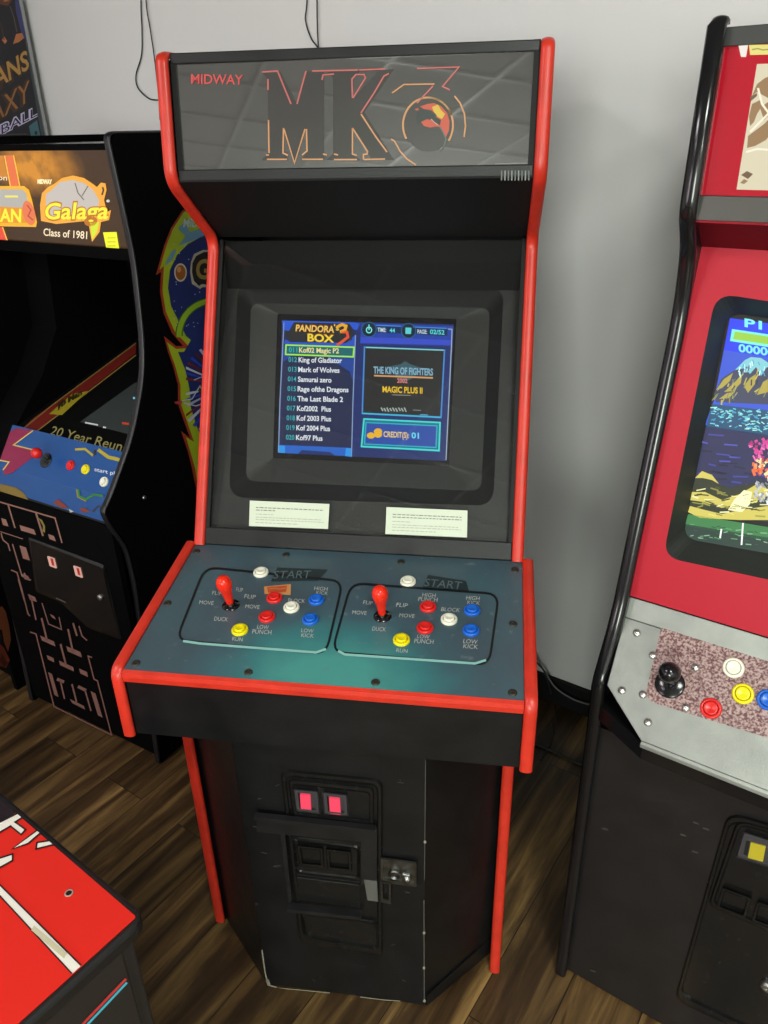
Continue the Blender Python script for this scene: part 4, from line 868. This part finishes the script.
# interior: dark back and slanted monitor glass
PLG = plane3(F.p(0, .30, .962), F.p(1, .30, .962), F.p(0, .76, 1.094))
s = MB(); s.prism([F.p(li0, v, z) for v, z in [(.90, .80), (.90, 1.42), (.52, 1.42), (.50, 1.20), (.42, 1.08), (.30, .962), (.20, .805)]], F.U*(lc0-li0)); s.build('inner_liner', black_side, lt)
s = MB(); s.prism([F.p(lc0, .292, .9592), F.p(li1, .292, .9592), F.p(li1, .80, 1.1050), F.p(lc0, .80, 1.1050)], (0, 0, -.012)); s.build('monitor_bezel', mat('black_bezel_card', (.002, .002, .002), .7, spec=.1), lt)
lbox(lt, 'inner_back_board', [(.80, 1.0), (.81, 1.0), (.81, 1.40), (.80, 1.40)], black_side)
a = Art(PLG, .001)
gold = pm('8a7038', .5)
a.fill([(33, 418.5), (22, 429), (36, 431), (136, 353), (136, 343)], pm('6e1c14', .5), 0)
a.line([(24, 428), (55, 403), (136, 343)], 1.0, gold, 1); a.line([(37, 431), (58, 415), (136, 355)], 1.2, gold, 1)
a.fill([(49, 414), (72, 394), (88, 391), (62, 415)], pm('9a8c20', .5), 2)
a.text('Ms', (58, 410), (66, 403), 7, pm('2a2208', .5), 3, bold=.05); a.text('Man', (68, 402.5), (82, 394.5), 6, pm('2a2208', .5), 3, bold=.05)
a.text('20 Year Reunion', (49, 434.5), (141, 456), 10, pm('a09860', .5), 2, shear=.5, bold=.005)
a.fill([(80, 422), (133, 384), (146, 378), (150, 440), (128, 434)], mat('dull_crt_glass', (.05, .06, .058), .2), 0)
a.line([(85, 422.5), (98, 425)], 1.5, pm('e0e4e4', .5), 1); a.line([(103, 427), (106, 427.6)], 1.5, pm('e0e4e4', .5), 1); a.line([(122, 423), (129, 424)], 2.2, em('c84028', .6), 1)
a.ell(134, 398, 1.2, 1.2, em('80d0e0', .7), 1, n=8)
LC = [(F.p(li1-.001, 0, 0), F.U), (F.p(lc0+.001, 0, 0), -F.U)]
a.build('bezel_artwork', lt, clip=LC)
# control panel
blue_p = mat('blue_control_overlay', s2l('124888'), .35)
cpf = [(.292, .970), (.232, .892), (.224, .880), (.212, .862), (.205, .805), (.230, .80), (.30, .95)]
PLC = plane3(F.p(0, .292, .970), F.p(1, .292, .970), F.p(0, .218, .873))
PLK = plane3(F.p(0, .216, .868), F.p(1, .216, .868), F.p(0, .203, .805))
s = MB(); s.prism([F.p(lc0, v, z) for v, z in [(.292, .970), (.222, .878), (.2175, .872), (.2158, .866), (.203, .805), (.235, .80), (.31, .95)]], F.U*(li1-lc0)); s.build('control_panel', blue_p, lt)
a = Art(PLC, .0008); mag = pm('861644', .4); gb_ = pm('c8b060', .4)
a.fill([(16, 428), (33, 430.5), (13, 445.5), (34, 450), (33, 457), (12, 473), (4, 475), (3, 470), (10, 463), (-4, 460), (-4, 442)], mag, 0)
a.line([(33, 430.5), (13.5, 445), (34, 450)], 1.2, gb_, 1); a.line([(-4, 459.5), (9, 462), (3, 470)], 1.2, gb_, 1)
a.line([(75, 449.5), (85, 449), (93, 455.5)], 2.4, pm('a8982c', .4), 1); a.line([(98, 449.5), (108, 457), (120, 460)], 3.6, pm('a8982c', .4), 1); a.line([(95, 450), (94.5, 455)], 2.2, pm('281c10', .4), 1)
a.text('start player', (94.5, 471), (128, 478), 4, pm('c8d0dc', .4), 1, bold=.01)
a.build('panel_artwork', lt, clip=LC)
a = Art(PLK, .0012)
a.fill([(-6, 483), (6, 485), (16, 487.5), (24, 493), (29, 501), (-6, 494)], pm('7a6428', .5), 0)
a.line([(78, 489), (79, 496), (86, 499.5), (94, 494.5), (103, 496)], 2.4, pm('2c7434', .5), 1); a.line([(76.5, 489), (77.5, 497), (86, 501.5)], .8, pm('a08030', .5), 1)
a.fill([(53, 503), (58, 499), (64, 504), (69, 508), (62, 508)], pm('7a3020', .5), 1); a.fill([(79, 509), (84, 507.5), (90, 511), (84, 513)], pm('7a3020', .5), 1); a.fill([(69, 509), (74, 511.5), (70, 512.5)], pm('b0b8b0', .5), 1); a.line([(92, 512), (98, 506), (101, 508)], 1.4, pm('3c3020', .5), 1)
a.build('panel_front_artwork', lt, clip=LC)
for x, y, m in ((71, 465.5, red_btn), (86, 469.5, yel_btn), (104.5, 482, white_btn)): button(x, y, m, PLC, lt, .0135)
s = MB(); o = PLC.at(46, 460.5); s.lathe(o, PLC.n, [(.021, .0005), (.021, .0018), (.019, .0028), (.005, .003)], black_gloss, 26, cap=False); jj = s.build('joystick', black_gloss, lt)
s = MB(); ax = (PLC.n + Vector((0, 0, .35)) + F.U*.24).normalized(); s.lathe(o, ax, [(.004, .002), (.004, .034)], steel, 12); s.build('shaft', steel, jj)
s = MB(); s.lathe(o, ax, [(.0150*math.sin(math.pi*k/12), .044-.0150*math.cos(math.pi*k/12)) for k in range(13)], red_btn, 24, cap=False); s.build('ball_top', red_btn, jj, label='red ball top')
lbox(lt, 'under_panel_board', [(.203, .805), (.196, .790), (.22, .790), (.235, .80)], black_mat)
lbox(lt, 'lower_front_panel', [(.195, .02), (.195, .80), (.213, .80), (.213, .02)], black_side)
PLF = Pl(F.p(0, .195, 0), -F.V); a = Art(PLF, .0008); mz = pm('8a6258', .6)
for pts, w_ in (([(-10, 500), (0, 502), (55, 518), (62, 543)], 1.4), ([(8, 504.5), (15, 528)], 1.4), ([(36, 513), (43, 536)], 1.8), ([(0, 531.5), (23, 539)], .8), ([(1, 533), (3, 540), (8, 544), (10, 551)], 1.2), ([(12.5, 544), (22, 576), (26, 578)], 1.2),
                ([(11, 570), (17, 572.5), (22, 590), (28, 614), (30, 616)], 1.2), ([(18, 579), (24, 600), (28.5, 614)], .8), ([(30, 632), (36, 634), (40, 650), (54, 706.5), (111.5, 735), (97.5, 681), (94, 679), (88, 656), (92, 657.5)], 1.2),
                ([(31, 597), (36, 620)], 1.4), ([(42, 603), (48.5, 624), (61.5, 629.5), (59, 617)], 1.0), ([(41.5, 618), (47, 640)], 1.8), ([(68, 629), (73, 652)], 1.8), ([(60.5, 644), (66, 665)], 1.8), ([(73, 623), (77, 636)], 1.8), ([(79, 626), (82, 636), (87, 640.5)], 1.2),
                ([(60, 679), (64.5, 699)], 1.4), ([(72, 684), (76.5, 702)], 1.6), ([(85, 690), (91, 711)], 1.4), ([(57, 679), (64, 682)], 3), ([(78, 686.5), (86, 690.5)], 3), ([(24, 573), (28, 579), (31, 580)], 1.2)):
    a.line(pts, w_, mz, 1)
for q in (((1, 518), (6, 519.5), (8.5, 526.5), (3, 525)), ((19.5, 525), (34, 529.5), (36, 535), (21, 530.5)), ((48, 534), (54, 536), (56, 541.5), (49.5, 539)), ((19.5, 545.5), (26, 547.5), (30, 560.5), (23, 558.5)), ((22, 574), (28, 576), (30.5, 581), (24.5, 579)),
          ((28, 594), (35, 597), (37, 602), (30, 600)), ((50, 614), (54, 616), (56, 619.5), (52, 617.5)), ((40, 635.5), (54, 641.5), (55.5, 646.5), (42, 640.5)), ((66, 646), (80.5, 652), (82, 657.5), (68, 651.5)), ((46.5, 655), (53.5, 658), (54.5, 662.5), (48, 659.5)), ((59, 660.5), (73, 667), (74, 671.5), (60, 665)),
          ((79, 668.5), (87, 672), (88, 677), (80.5, 673.5)), ((48, 672), (52, 674), (58.5, 697), (54.5, 695)), ((70, 699), (84, 706), (85, 709.5), (72, 703)), ((90.5, 691), (95.5, 693.5), (102.5, 717.5), (98, 715.5))):
    a.fill(q, mz, 1)
a.fill([(38.5, 518), (42, 520), (45, 526), (45, 533), (42.5, 531), (43, 526)], pm('7c7030', .6), 2)
a.build('maze_graphic', lt)
ld = MB(); q = [(28, 536), (96, 566), (121, 652), (52, 622)]; r1, r2 = rr(PLF, [(30, 540), (103, 566), (116, 640), (53, 614)], .02, .001), rr(PLF, [(32, 543), (101, 568), (114, 636), (55, 611)], .018, .006)
ld.ring(r1, r2); ld.poly(r2); 
ld = MB(); r1 = rr(PLF, [(28, 537), (104, 565), (122, 640), (88, 628), (60, 602), (36, 592)], .01, .001); r2 = rr(PLF, [(30, 540), (102, 568), (118, 636), (88, 624), (62, 599), (38, 589)], .01, .005); ld.ring(r1, r2); ld.poly(r2); ldo = ld.build('coin_door', mat('satin_black_door', (.004, .004, .005), .18), lt)
for x, y in ((52, 562), (78, 571.5)):
    s = MB(); s.prism([PLF.at(x+dx, y+dy, .0052) for dx, dy in ((-4, -6), (2.5, -3.8), (5, 6), (-1.5, 3.6))], PLF.n*.003); b = s.build('coin_slot_window', mat('lit_window', (.2, .12, .1), .3, emit=s2l('d8a898'), es=.6), ldo)
    s = MB(); s.prism([PLF.at(x+dx, y+dy, .0083) for dx, dy in ((-1.4, -4), (1, -3), (2.5, 3.8), (.2, 3))], PLF.n*.0008); s.build('coin_mark', mat('lit_red_mark', (.2, .01, .01), .3, emit=s2l('a02018'), es=.6), b)
s = MB(); s.lathe(PLF.at(101, 597, .004), PLF.n, [(.009, 0), (.009, .006), (.006, .008), (0, .008)], steel, 16, cap=False); s.build('door_lock', steel, ldo)
a = Art(PLF, .0062); a.line([(56, 598), (66, 602.5)], 1.2, pm('5a5a5a', .4), 1); a.build('coin_door_slot_lip', ldo)
# side art on the outer face
PLS = Pl(F.p(US0+.009, 0, 0), F.U)
a = Art(PLS, .0006)
yg, rdl, blu, lb = pm('93a418', .5), pm('8c2c14', .5), pm('10205c', .5), pm('5c84a0', .5)
a.fill([(192, 204), (182, 211), (171, 228), (164, 246), (156, 275), (161, 272), (160, 292), (163.5, 313), (172, 333), (183, 346), (176, 346), (164, 336), (168, 352), (173, 366), (178, 385), (178, 404), (185, 424), (190, 438), (181, 431), (188, 452), (192, 468), (193, 474), (196, 488), (197, 522), (206, 522), (246, 500), (246, 204)], rdl, 0)
a.fill([(192, 206), (183, 213), (173, 229), (166, 247), (159.5, 270), (164, 266), (162.5, 291), (166, 312), (174.5, 331), (190, 348), (176, 349), (167, 342), (170.5, 353), (175, 365), (180.5, 385), (180.5, 403), (187.5, 423), (194, 442), (186, 437), (190.5, 452), (195, 468), (198, 488), (199, 521), (205, 521), (246, 500), (246, 206)], yg, 1)
a.fill([(178, 229), (184, 222), (190, 232), (212, 225), (246, 212), (246, 250), (215, 232), (178, 246), (186, 236)], lb, 2)
a.fill([(166, 262), (172, 251), (177, 249), (172, 260), (165, 266)], lb, 2)
a.text('MIDWAY', (183, 227), (217, 226.5), 8.6, pm('a8b8b8', .5), 4, bold=.03, up=(.12, -1))
a.fill([(210, 232), (188, 244), (177, 255), (170, 270), (168, 288), (171, 306), (178, 320), (186, 336), (191, 340), (184, 352), (178, 352), (186, 372), (190, 392), (191, 408), (196, 424), (202, 440), (206, 470), (246, 470), (246, 232)], blu, 2)
random.seed(5)
for _ in range(60):
    x, y = random.uniform(174, 244), random.uniform(240, 330); a.ell(x, y, .6, .6, pm('a8b4d8', .5), 3, n=6)
a.ell(180.5, 272.5, 6.4, 9.2, pm('b8b0a0', .5), 3, n=20); a.ell(180.5, 272.5, 5, 7.6, pm('905010', .5), 4, n=20); a.ell(179, 269.5, 2, 3, pm('b88850', .5), 5, n=12)
a.fill([(191, 262), (194, 254), (203, 250), (212, 250), (220, 244), (246, 240), (246, 284), (214, 288), (203, 287), (200, 289), (192, 284), (190, 272)], pm('a8a090', .5), 3)
a.fill([(192.5, 263), (196, 256), (204, 252), (214, 252), (246, 244), (246, 282), (214, 286), (202, 284), (199, 286), (194, 281), (192, 272)], pm('140c08', .5), 4)
a.text('Galaga', (196, 279), (246, 276), 20, pm('8c7438', .5), 5, bold=.03)
a.line(Art.epts(213, 336, 34, 35, 0, 24, 180, 285), 7.5, pm('2a5c18', .5), 3); a.line(Art.epts(213, 336, 34, 35, 0, 24, 178, 285), 5, pm('86a41c', .5), 4)
for ang, c in ((188, '6a1c24'), (196, '2038a0'), (203, 'b0b0c0'), (210, '5c1822'), (218, '2038a0'), (226, '501820'), (234, 'a8a8c0'), (243, '2038a0'), (168, 'b0b0c0'), (160, '2038a0'), (152, '9a9ab0'), (144, '6a1c24'), (136, 'a8a8b8'), (128, '2038a0'), (120, 'b0b0c0'), (112, '2038a0')):
    t0, t1 = math.radians(ang-1.8), math.radians(ang+1.8); cx, cy = 226, 385
    def lim(t):
        L_ = 44 if 150 < ang < 215 else 52
        if ang > 215: L_ = 44
        return (max(cx+math.cos(t)*L_, 186), cy-math.sin(t)*-L_ if False else cy+math.sin(t)*L_*(1 if ang < 180 else 1))
    a.fill([(cx+math.cos(t0)*12, cy+math.sin(t0)*12), lim(t0), lim(t1), (cx+math.cos(t1)*12, cy+math.sin(t1)*12)], pm(c, .5), 3)
a.line([(180, 401), (192, 399), (200, 386), (206, 396), (216, 392)], 1.1, pm('a8aab0', .5), 4); a.line([(184, 403), (196, 406), (206, 402), (218, 408)], 1.1, pm('a8aab0', .5), 4); a.line([(194, 380), (204, 376), (214, 362)], 1.0, pm('a8aab0', .5), 4); a.fill([(196, 388), (204, 382), (210, 392), (204, 400)], pm('20283c', .5), 3)
a.fill([(174, 402), (182, 400), (182, 404), (176, 404)], pm('9a3030', .5), 4)
a.build('side_artwork', lsp, label='blue and lime space-themed side print')
s = MB(); s.lathe(PLS.at(144, 497.5), PLS.n, [(.006, 0), (.005, .004), (0, .005)], steel, 12, cap=False); s.build('side_bolt', steel, lsp)
s = MB(); s.lathe(F.p(-.835, .24, 0), (0, 0, 1), [(.018, 0), (.018, .006), (.005, .009), (.005, .02)], steel, 14); s.build('levelling_foot', steel, lt)

# ================================================================== PINBALL MACHINE behind on the left
pb = thing('pinball_machine', 'pinball machine with tall dark backbox, behind the cabinet with the glowing marquee', 'pinball machine', RW.p(-2.45, .45, 0), -26.5)
F = RW
PU1, PV = -2.10, 1.0
s = MB(); s.box(F, -2.80, PU1, .62, PV, 1.12, 2.20); bbx = s.build('backbox', mat('dark_blue_grey_cabinet', (.05, .06, .075), .5), pb, bevel=.004)
s = MB(); s.box(F, PU1-.02, PU1+.004, PV, PV+.012, 1.12, 2.20); s.build('rear_trim', mat('pale_metal_trim', (.35, .36, .36), .4, metal=.5), bbx)
s = MB(); s.box(F, -2.76, PU1-.04, -.35, PV-.03, .40, .86); bd = s.build('cabinet_body', black_side, pb)
s = MB(); s.box(F, -2.63, -2.27, PV-.22, PV-.04, .86, 1.12); s.build('neck', black_side, pb)
for u, v in ((-2.73, -.32), (PU1-.07, -.32), (-2.73, PV-.08), (PU1-.07, PV-.08)):
    s = MB(); s.box(F, u-.02, u+.02, v-.02, v+.02, 0, .42); s.build('leg', black_side, pb)
PBX = Pl(F.p(PU1, 0, 0), F.U)
a = Art(PBX, .001)
a.fill([(-20, -8), (16, -8), (18, 0), (42, 139), (40, 143), (-20, 146)], pm('15131c', .3), 0)
a.fill([(14, -8), (19, -8), (27, 42), (22, 36), (16, 12)], pm('3a3a6c', .3), 1)
a.fill([(-10, -8), (9, -8), (12, 0), (8, 6), (-2, 4), (-10, 10)], pm('5c3420', .3), 1); a.fill([(2, -6), (8, -6), (9, 1), (4, 2)], pm('a06038', .3), 2)
a.fill([(16, 34), (22, 33), (24, 38), (19, 42), (13, 44), (15, 38)], pm('b06a3c', .3), 2); a.fill([(4, 36), (7, 41), (5, 44), (2, 40)], pm('c07048', .3), 2)
a.line([(10, 6), (14, 18), (17, 32)], 1.2, pm('4c4038', .3), 2); a.line([(-4, 14), (2, 28), (4, 40)], 1.4, pm('3c2a20', .3), 2)
gd1, gd0 = pm('b08444', .3), pm('3c2410', .3)
a.text('GUARDIANS', (-60, 132), (29.5, 68.5), 21, gd0, 2, bold=.06, up=(-.2, -1)); a.text('GUARDIANS', (-74, 131.5), (29.5, 68), 20, gd1, 3, bold=.02, up=(-.2, -1))
a.text('GALAXY', (-48, 149), (30, 101), 24, gd0, 2, bold=.06, up=(-.05, -1)); a.text('GALAXY', (-48, 148.5), (30, 100.5), 23, pm('946034', .3), 3, bold=.0, up=(-.05, -1))
a.text('PINBALL', (-26, 149), (37.5, 115.5), 10.5, pm('c8c0e0', .3), 2, bold=.07, up=(-.05, -1)); a.text('PINBALL', (-26, 149), (37.5, 115.5), 10, pm('241440', .3), 3, bold=.0, up=(-.05, -1))
a.fill([(29, 126), (37, 120), (41, 139), (32, 142)], pm('3c6470', .3), 1); a.ell(36, 133, 1.4, 2.2, pm('101820', .3), 2, n=10)
a.build('backbox_artwork', bbx)
# neighbouring cabinet at the very edge of the picture: only the foot of its printed side shows
nb = thing('arcade_cabinet', 'dark cabinet at the far left edge with dim flame art low on its side', 'arcade cabinet', F.p(-1.80, .35, 0), -26.5)
npf = [(.08, 0), (.08, .74), (-.02, .86), (.16, .98), (.24, 1.35), (.18, 1.50), (.62, 1.50), (.70, .9), (.70, 0)]
for uu in (-2.05, -1.525):
    s = MB(); s.prism([F.p(uu, v, z) for v, z in npf], F.U*.02); nsp = s.build('side_panel', black_side, nb)
s = MB(); s.prism([F.p(-2.03, v, z) for v, z in [(.10, .02), (.10, .74), (.0, .855), (.17, .975), (.26, 1.35), (.21, 1.48), (.60, 1.48), (.68, .9), (.68, .02)]], F.U*.505); s.build('cabinet_core', black_side, nb)
PBS = Pl(F.p(-1.505, 0, 0), F.U); a = Art(PBS, .001)
for pts, c in (([(2, 606), (6, 612), (9, 625), (11, 640), (8, 652), (4, 642), (2, 630), (-4, 628), (-4, 610)], '5c2c10'), ([(-4, 640), (4, 648), (10, 660), (6, 668), (-4, 664)], '5a1c0c'), ([(0, 650), (4, 655), (7, 664), (2, 662)], '4c3c14'), ([(-4, 655), (2, 660), (9, 662), (4, 668)], '4a180a')):
    a.fill(pts, pm(c, .6), 1)
a.build('side_artwork', nsp)

# ================================================================== COCKTAIL TABLE (bottom left)
F = Fr(-28.5); TZ = .72
PT = Pl((0, 0, TZ), (0, 0, 1)); cor = PT.at(147.5, 915)
cu, cv = cor.dot(F.U), cor.dot(F.V)
tt = thing('cocktail_arcade_table', 'low cocktail arcade table with a bright red top, white stripe and black rim', 'arcade table', F.p(cu-.42, cv-.40, 0), -28.5)
TW, TD = .86, .66
o4 = [F.p(cu-TW, cv-TD, TZ-.028), F.p(cu, cv-TD, TZ-.028), F.p(cu, cv, TZ-.028), F.p(cu-TW, cv, TZ-.028)]
s = MB(); s.prism(fillet(o4, .028), (0, 0, .026)); s.build('table_rim', mat('black_rubber_rim', (.012, .012, .012), .38), tt, bevel=.006)
redt = mat('glossy_red_table_art', s2l('e02a20'), .3, spec=.4)
i4 = [F.p(cu-TW+.011, cv-TD+.011, TZ-.0015), F.p(cu-.011, cv-TD+.011, TZ-.0015), F.p(cu-.011, cv-.011, TZ-.0015), F.p(cu-TW+.011, cv-.011, TZ-.0015)]
s = MB(); s.prism(fillet(i4, [.004]*4), (0, 0, .0015)); s.build('table_top', redt, tt)
a = Art(PT, .0006); wh, bl = pm('ece8dc', .35), pm('181412', .4)
def outlined(pts, l=1):
    a.line(pts, 1.6, bl, l+1, closed=True); a.fill(pts, wh, l)
# (rim inset keeps the artwork inside the red field)
outlined([(-30, 856), (-30, 868), (0, 896), (76, 978), (85, 969.5), (0, 885)])
a.fill([(31, 930), (34, 925.5), (67, 953), (64, 958.5)], pm('c9c2a2', .5), 3)
outlined([(-10, 827), (24, 810), (27, 814.5), (15, 822), (25.5, 829.5), (21, 834.5), (10.5, 826), (-10, 838)])
outlined([(42, 826.5), (45, 829), (28, 843.5), (12, 849)]); outlined([(36, 849), (37, 842.5), (56, 839.5), (60, 843)]); outlined([(-10, 861), (12.5, 854), (12.5, 860.5), (-10, 873)])
a.fill([(-30, 800), (-30, 770), (-12, 776), (4, 789), (22, 807), (0, 826), (-30, 838)], mat('purple_black_screen', (.022, .014, .018), .15), 0)
a.build('table_artwork', tt, clip=[(F.p(cu-.011, 0, 0), F.U), (F.p(0, cv-.011, 0), F.V), (F.p(cu-TW+.011, 0, 0), -F.U)])
s = MB(); s.lathe(PT.at(69, 893, .0003), (0, 0, 1), [(.0062, 0), (.006, .0008), (.0045, .001), (.0043, .0006)], mat('pale_bolt_ring', (.35, .3, .25), .4), 14, cap=False); s.lathe(PT.at(69, 893, .0003), (0, 0, 1), [(.0043, .0), (.0043, .0004)], mat('slot_black', (0, 0, 0), .9), 6); s.build('table_bolt', None, tt)
bc = Pl((0, 0, TZ-.03), (0, 0, 1)).at(121.5, 948); bu, bv = bc.dot(F.U), bc.dot(F.V)
s = MB(); s.box(F, cu-TW+.05, bu, cv-TD+.05, bv, .16, TZ-.024); bo = s.build('table_body', mat('black_table_body', (.022, .020, .019), .4), tt, bevel=.002)
s = MB(); s.box(F, bu-.05, bu-.006, bv+.001, bv+.022, 0, TZ-.024)
s.build('leg', mat('black_leg_metal', (.02, .02, .02), .4), tt, bevel=.004)
for du, dv in ((TW-.075, .085), (TW-.075, TD-.03), (.075, TD-.03)):
    s = MB(); s.box(F, cu-du, cu-du+.047, cv-dv, cv-dv+.05, 0, TZ-.03); s.build('leg', MATS['black_leg_metal'], tt, bevel=.004)
PTS = Pl(F.p(bu, 0, 0), F.U); a = Art(PTS, .0008)
a.line([(60, 1048), (83, 1024), (126, 979)], 2.6, pm('c83c3c', .4), 1); a.line([(66, 1048), (88, 1024), (127, 982.5)], 2.2, pm('4cb8d0', .4), 1); a.build('side_stripes', bo, clip=[(F.p(0, bv-.004, 0), F.V)])

# ================================================================== CABLES
PW = Pl(RW.p(0, WALLV, 0), -RW.V)
blk = mat('black_cable', (.01, .01, .01), .5)
def cable(name, pts, r, m, label, grp=None):
    s = MB(); s.tube(smoothpath(pts), r, m); o = s.build(name, m); o['label'] = label; o['category'] = 'cable'
    if grp: o['group'] = grp
    return o
cable('wall_cable', [PW.at(x, y, .006) for x, y in ((143, -70), (141, 0), (142, 30), (141.5, 55), (136, 75), (138, 88), (148, 98), (156, 100), (172, 100), (190, 104))], .0022, blk, 'thin black cable hanging in a loop on the wall left of the red-edged cabinet')
cable('wall_cable', [PW.at(x, y, .008) for x, y in ((144, -70), (146, 0), (150, 28), (154, 55), (158, 90), (160, 120))], .0020, blk, 'nearly straight black cable on the wall beside the looped cable')
cable('wall_cable', [PW.at(x, y, .006) for x, y in ((309, -70), (307, 0), (305.5, 20), (311, 38), (318, 48), (322, 60))], .0020, blk, 'curved black cable bowing left on the wall above the cabinet centre')
cable('wall_cable', [PW.at(x, y, .008) for x, y in ((317, -70), (317, 0), (317.5, 30), (318.5, 50), (319, 62))], .0020, blk, 'straight black cable running down the wall above the cabinet centre')
def fl(x, y, z=.004):
    d = ray(x, y); t = (z-CV.z)/d.z; return CV+d*t
cable('floor_cable', [RW.p(-.12, WALLV-.03, .20), PW.at(538, 664, .03), PW.at(546, 676, .04), fl(553, 700, .01), fl(556, 715, .006), fl(552, 740, .005), fl(540, 760, .005)], .003, mat('dark_grey_cable', (.03, .03, .03), .4), 'dark grey cable drooping from the wall to the floor beside the red-edged cabinet')
cable('floor_cable', [fl(520, 738, .006), fl(555, 752, .006), fl(580, 764, .006), fl(610, 770, .006)], .004, blk, 'thick black cable lying across the floor between the two large cabinets')
cable('floor_cable', [PW.at(536, 655, .02), PW.at(540, 664, .022), PW.at(545, 672, .03), PW.at(556, 688, .03), PW.at(575, 700, .03), PW.at(596, 706, .03)], .003, mat('grey_cable', (.14, .14, .14), .4), 'pale grey cable along the foot of the back wall')
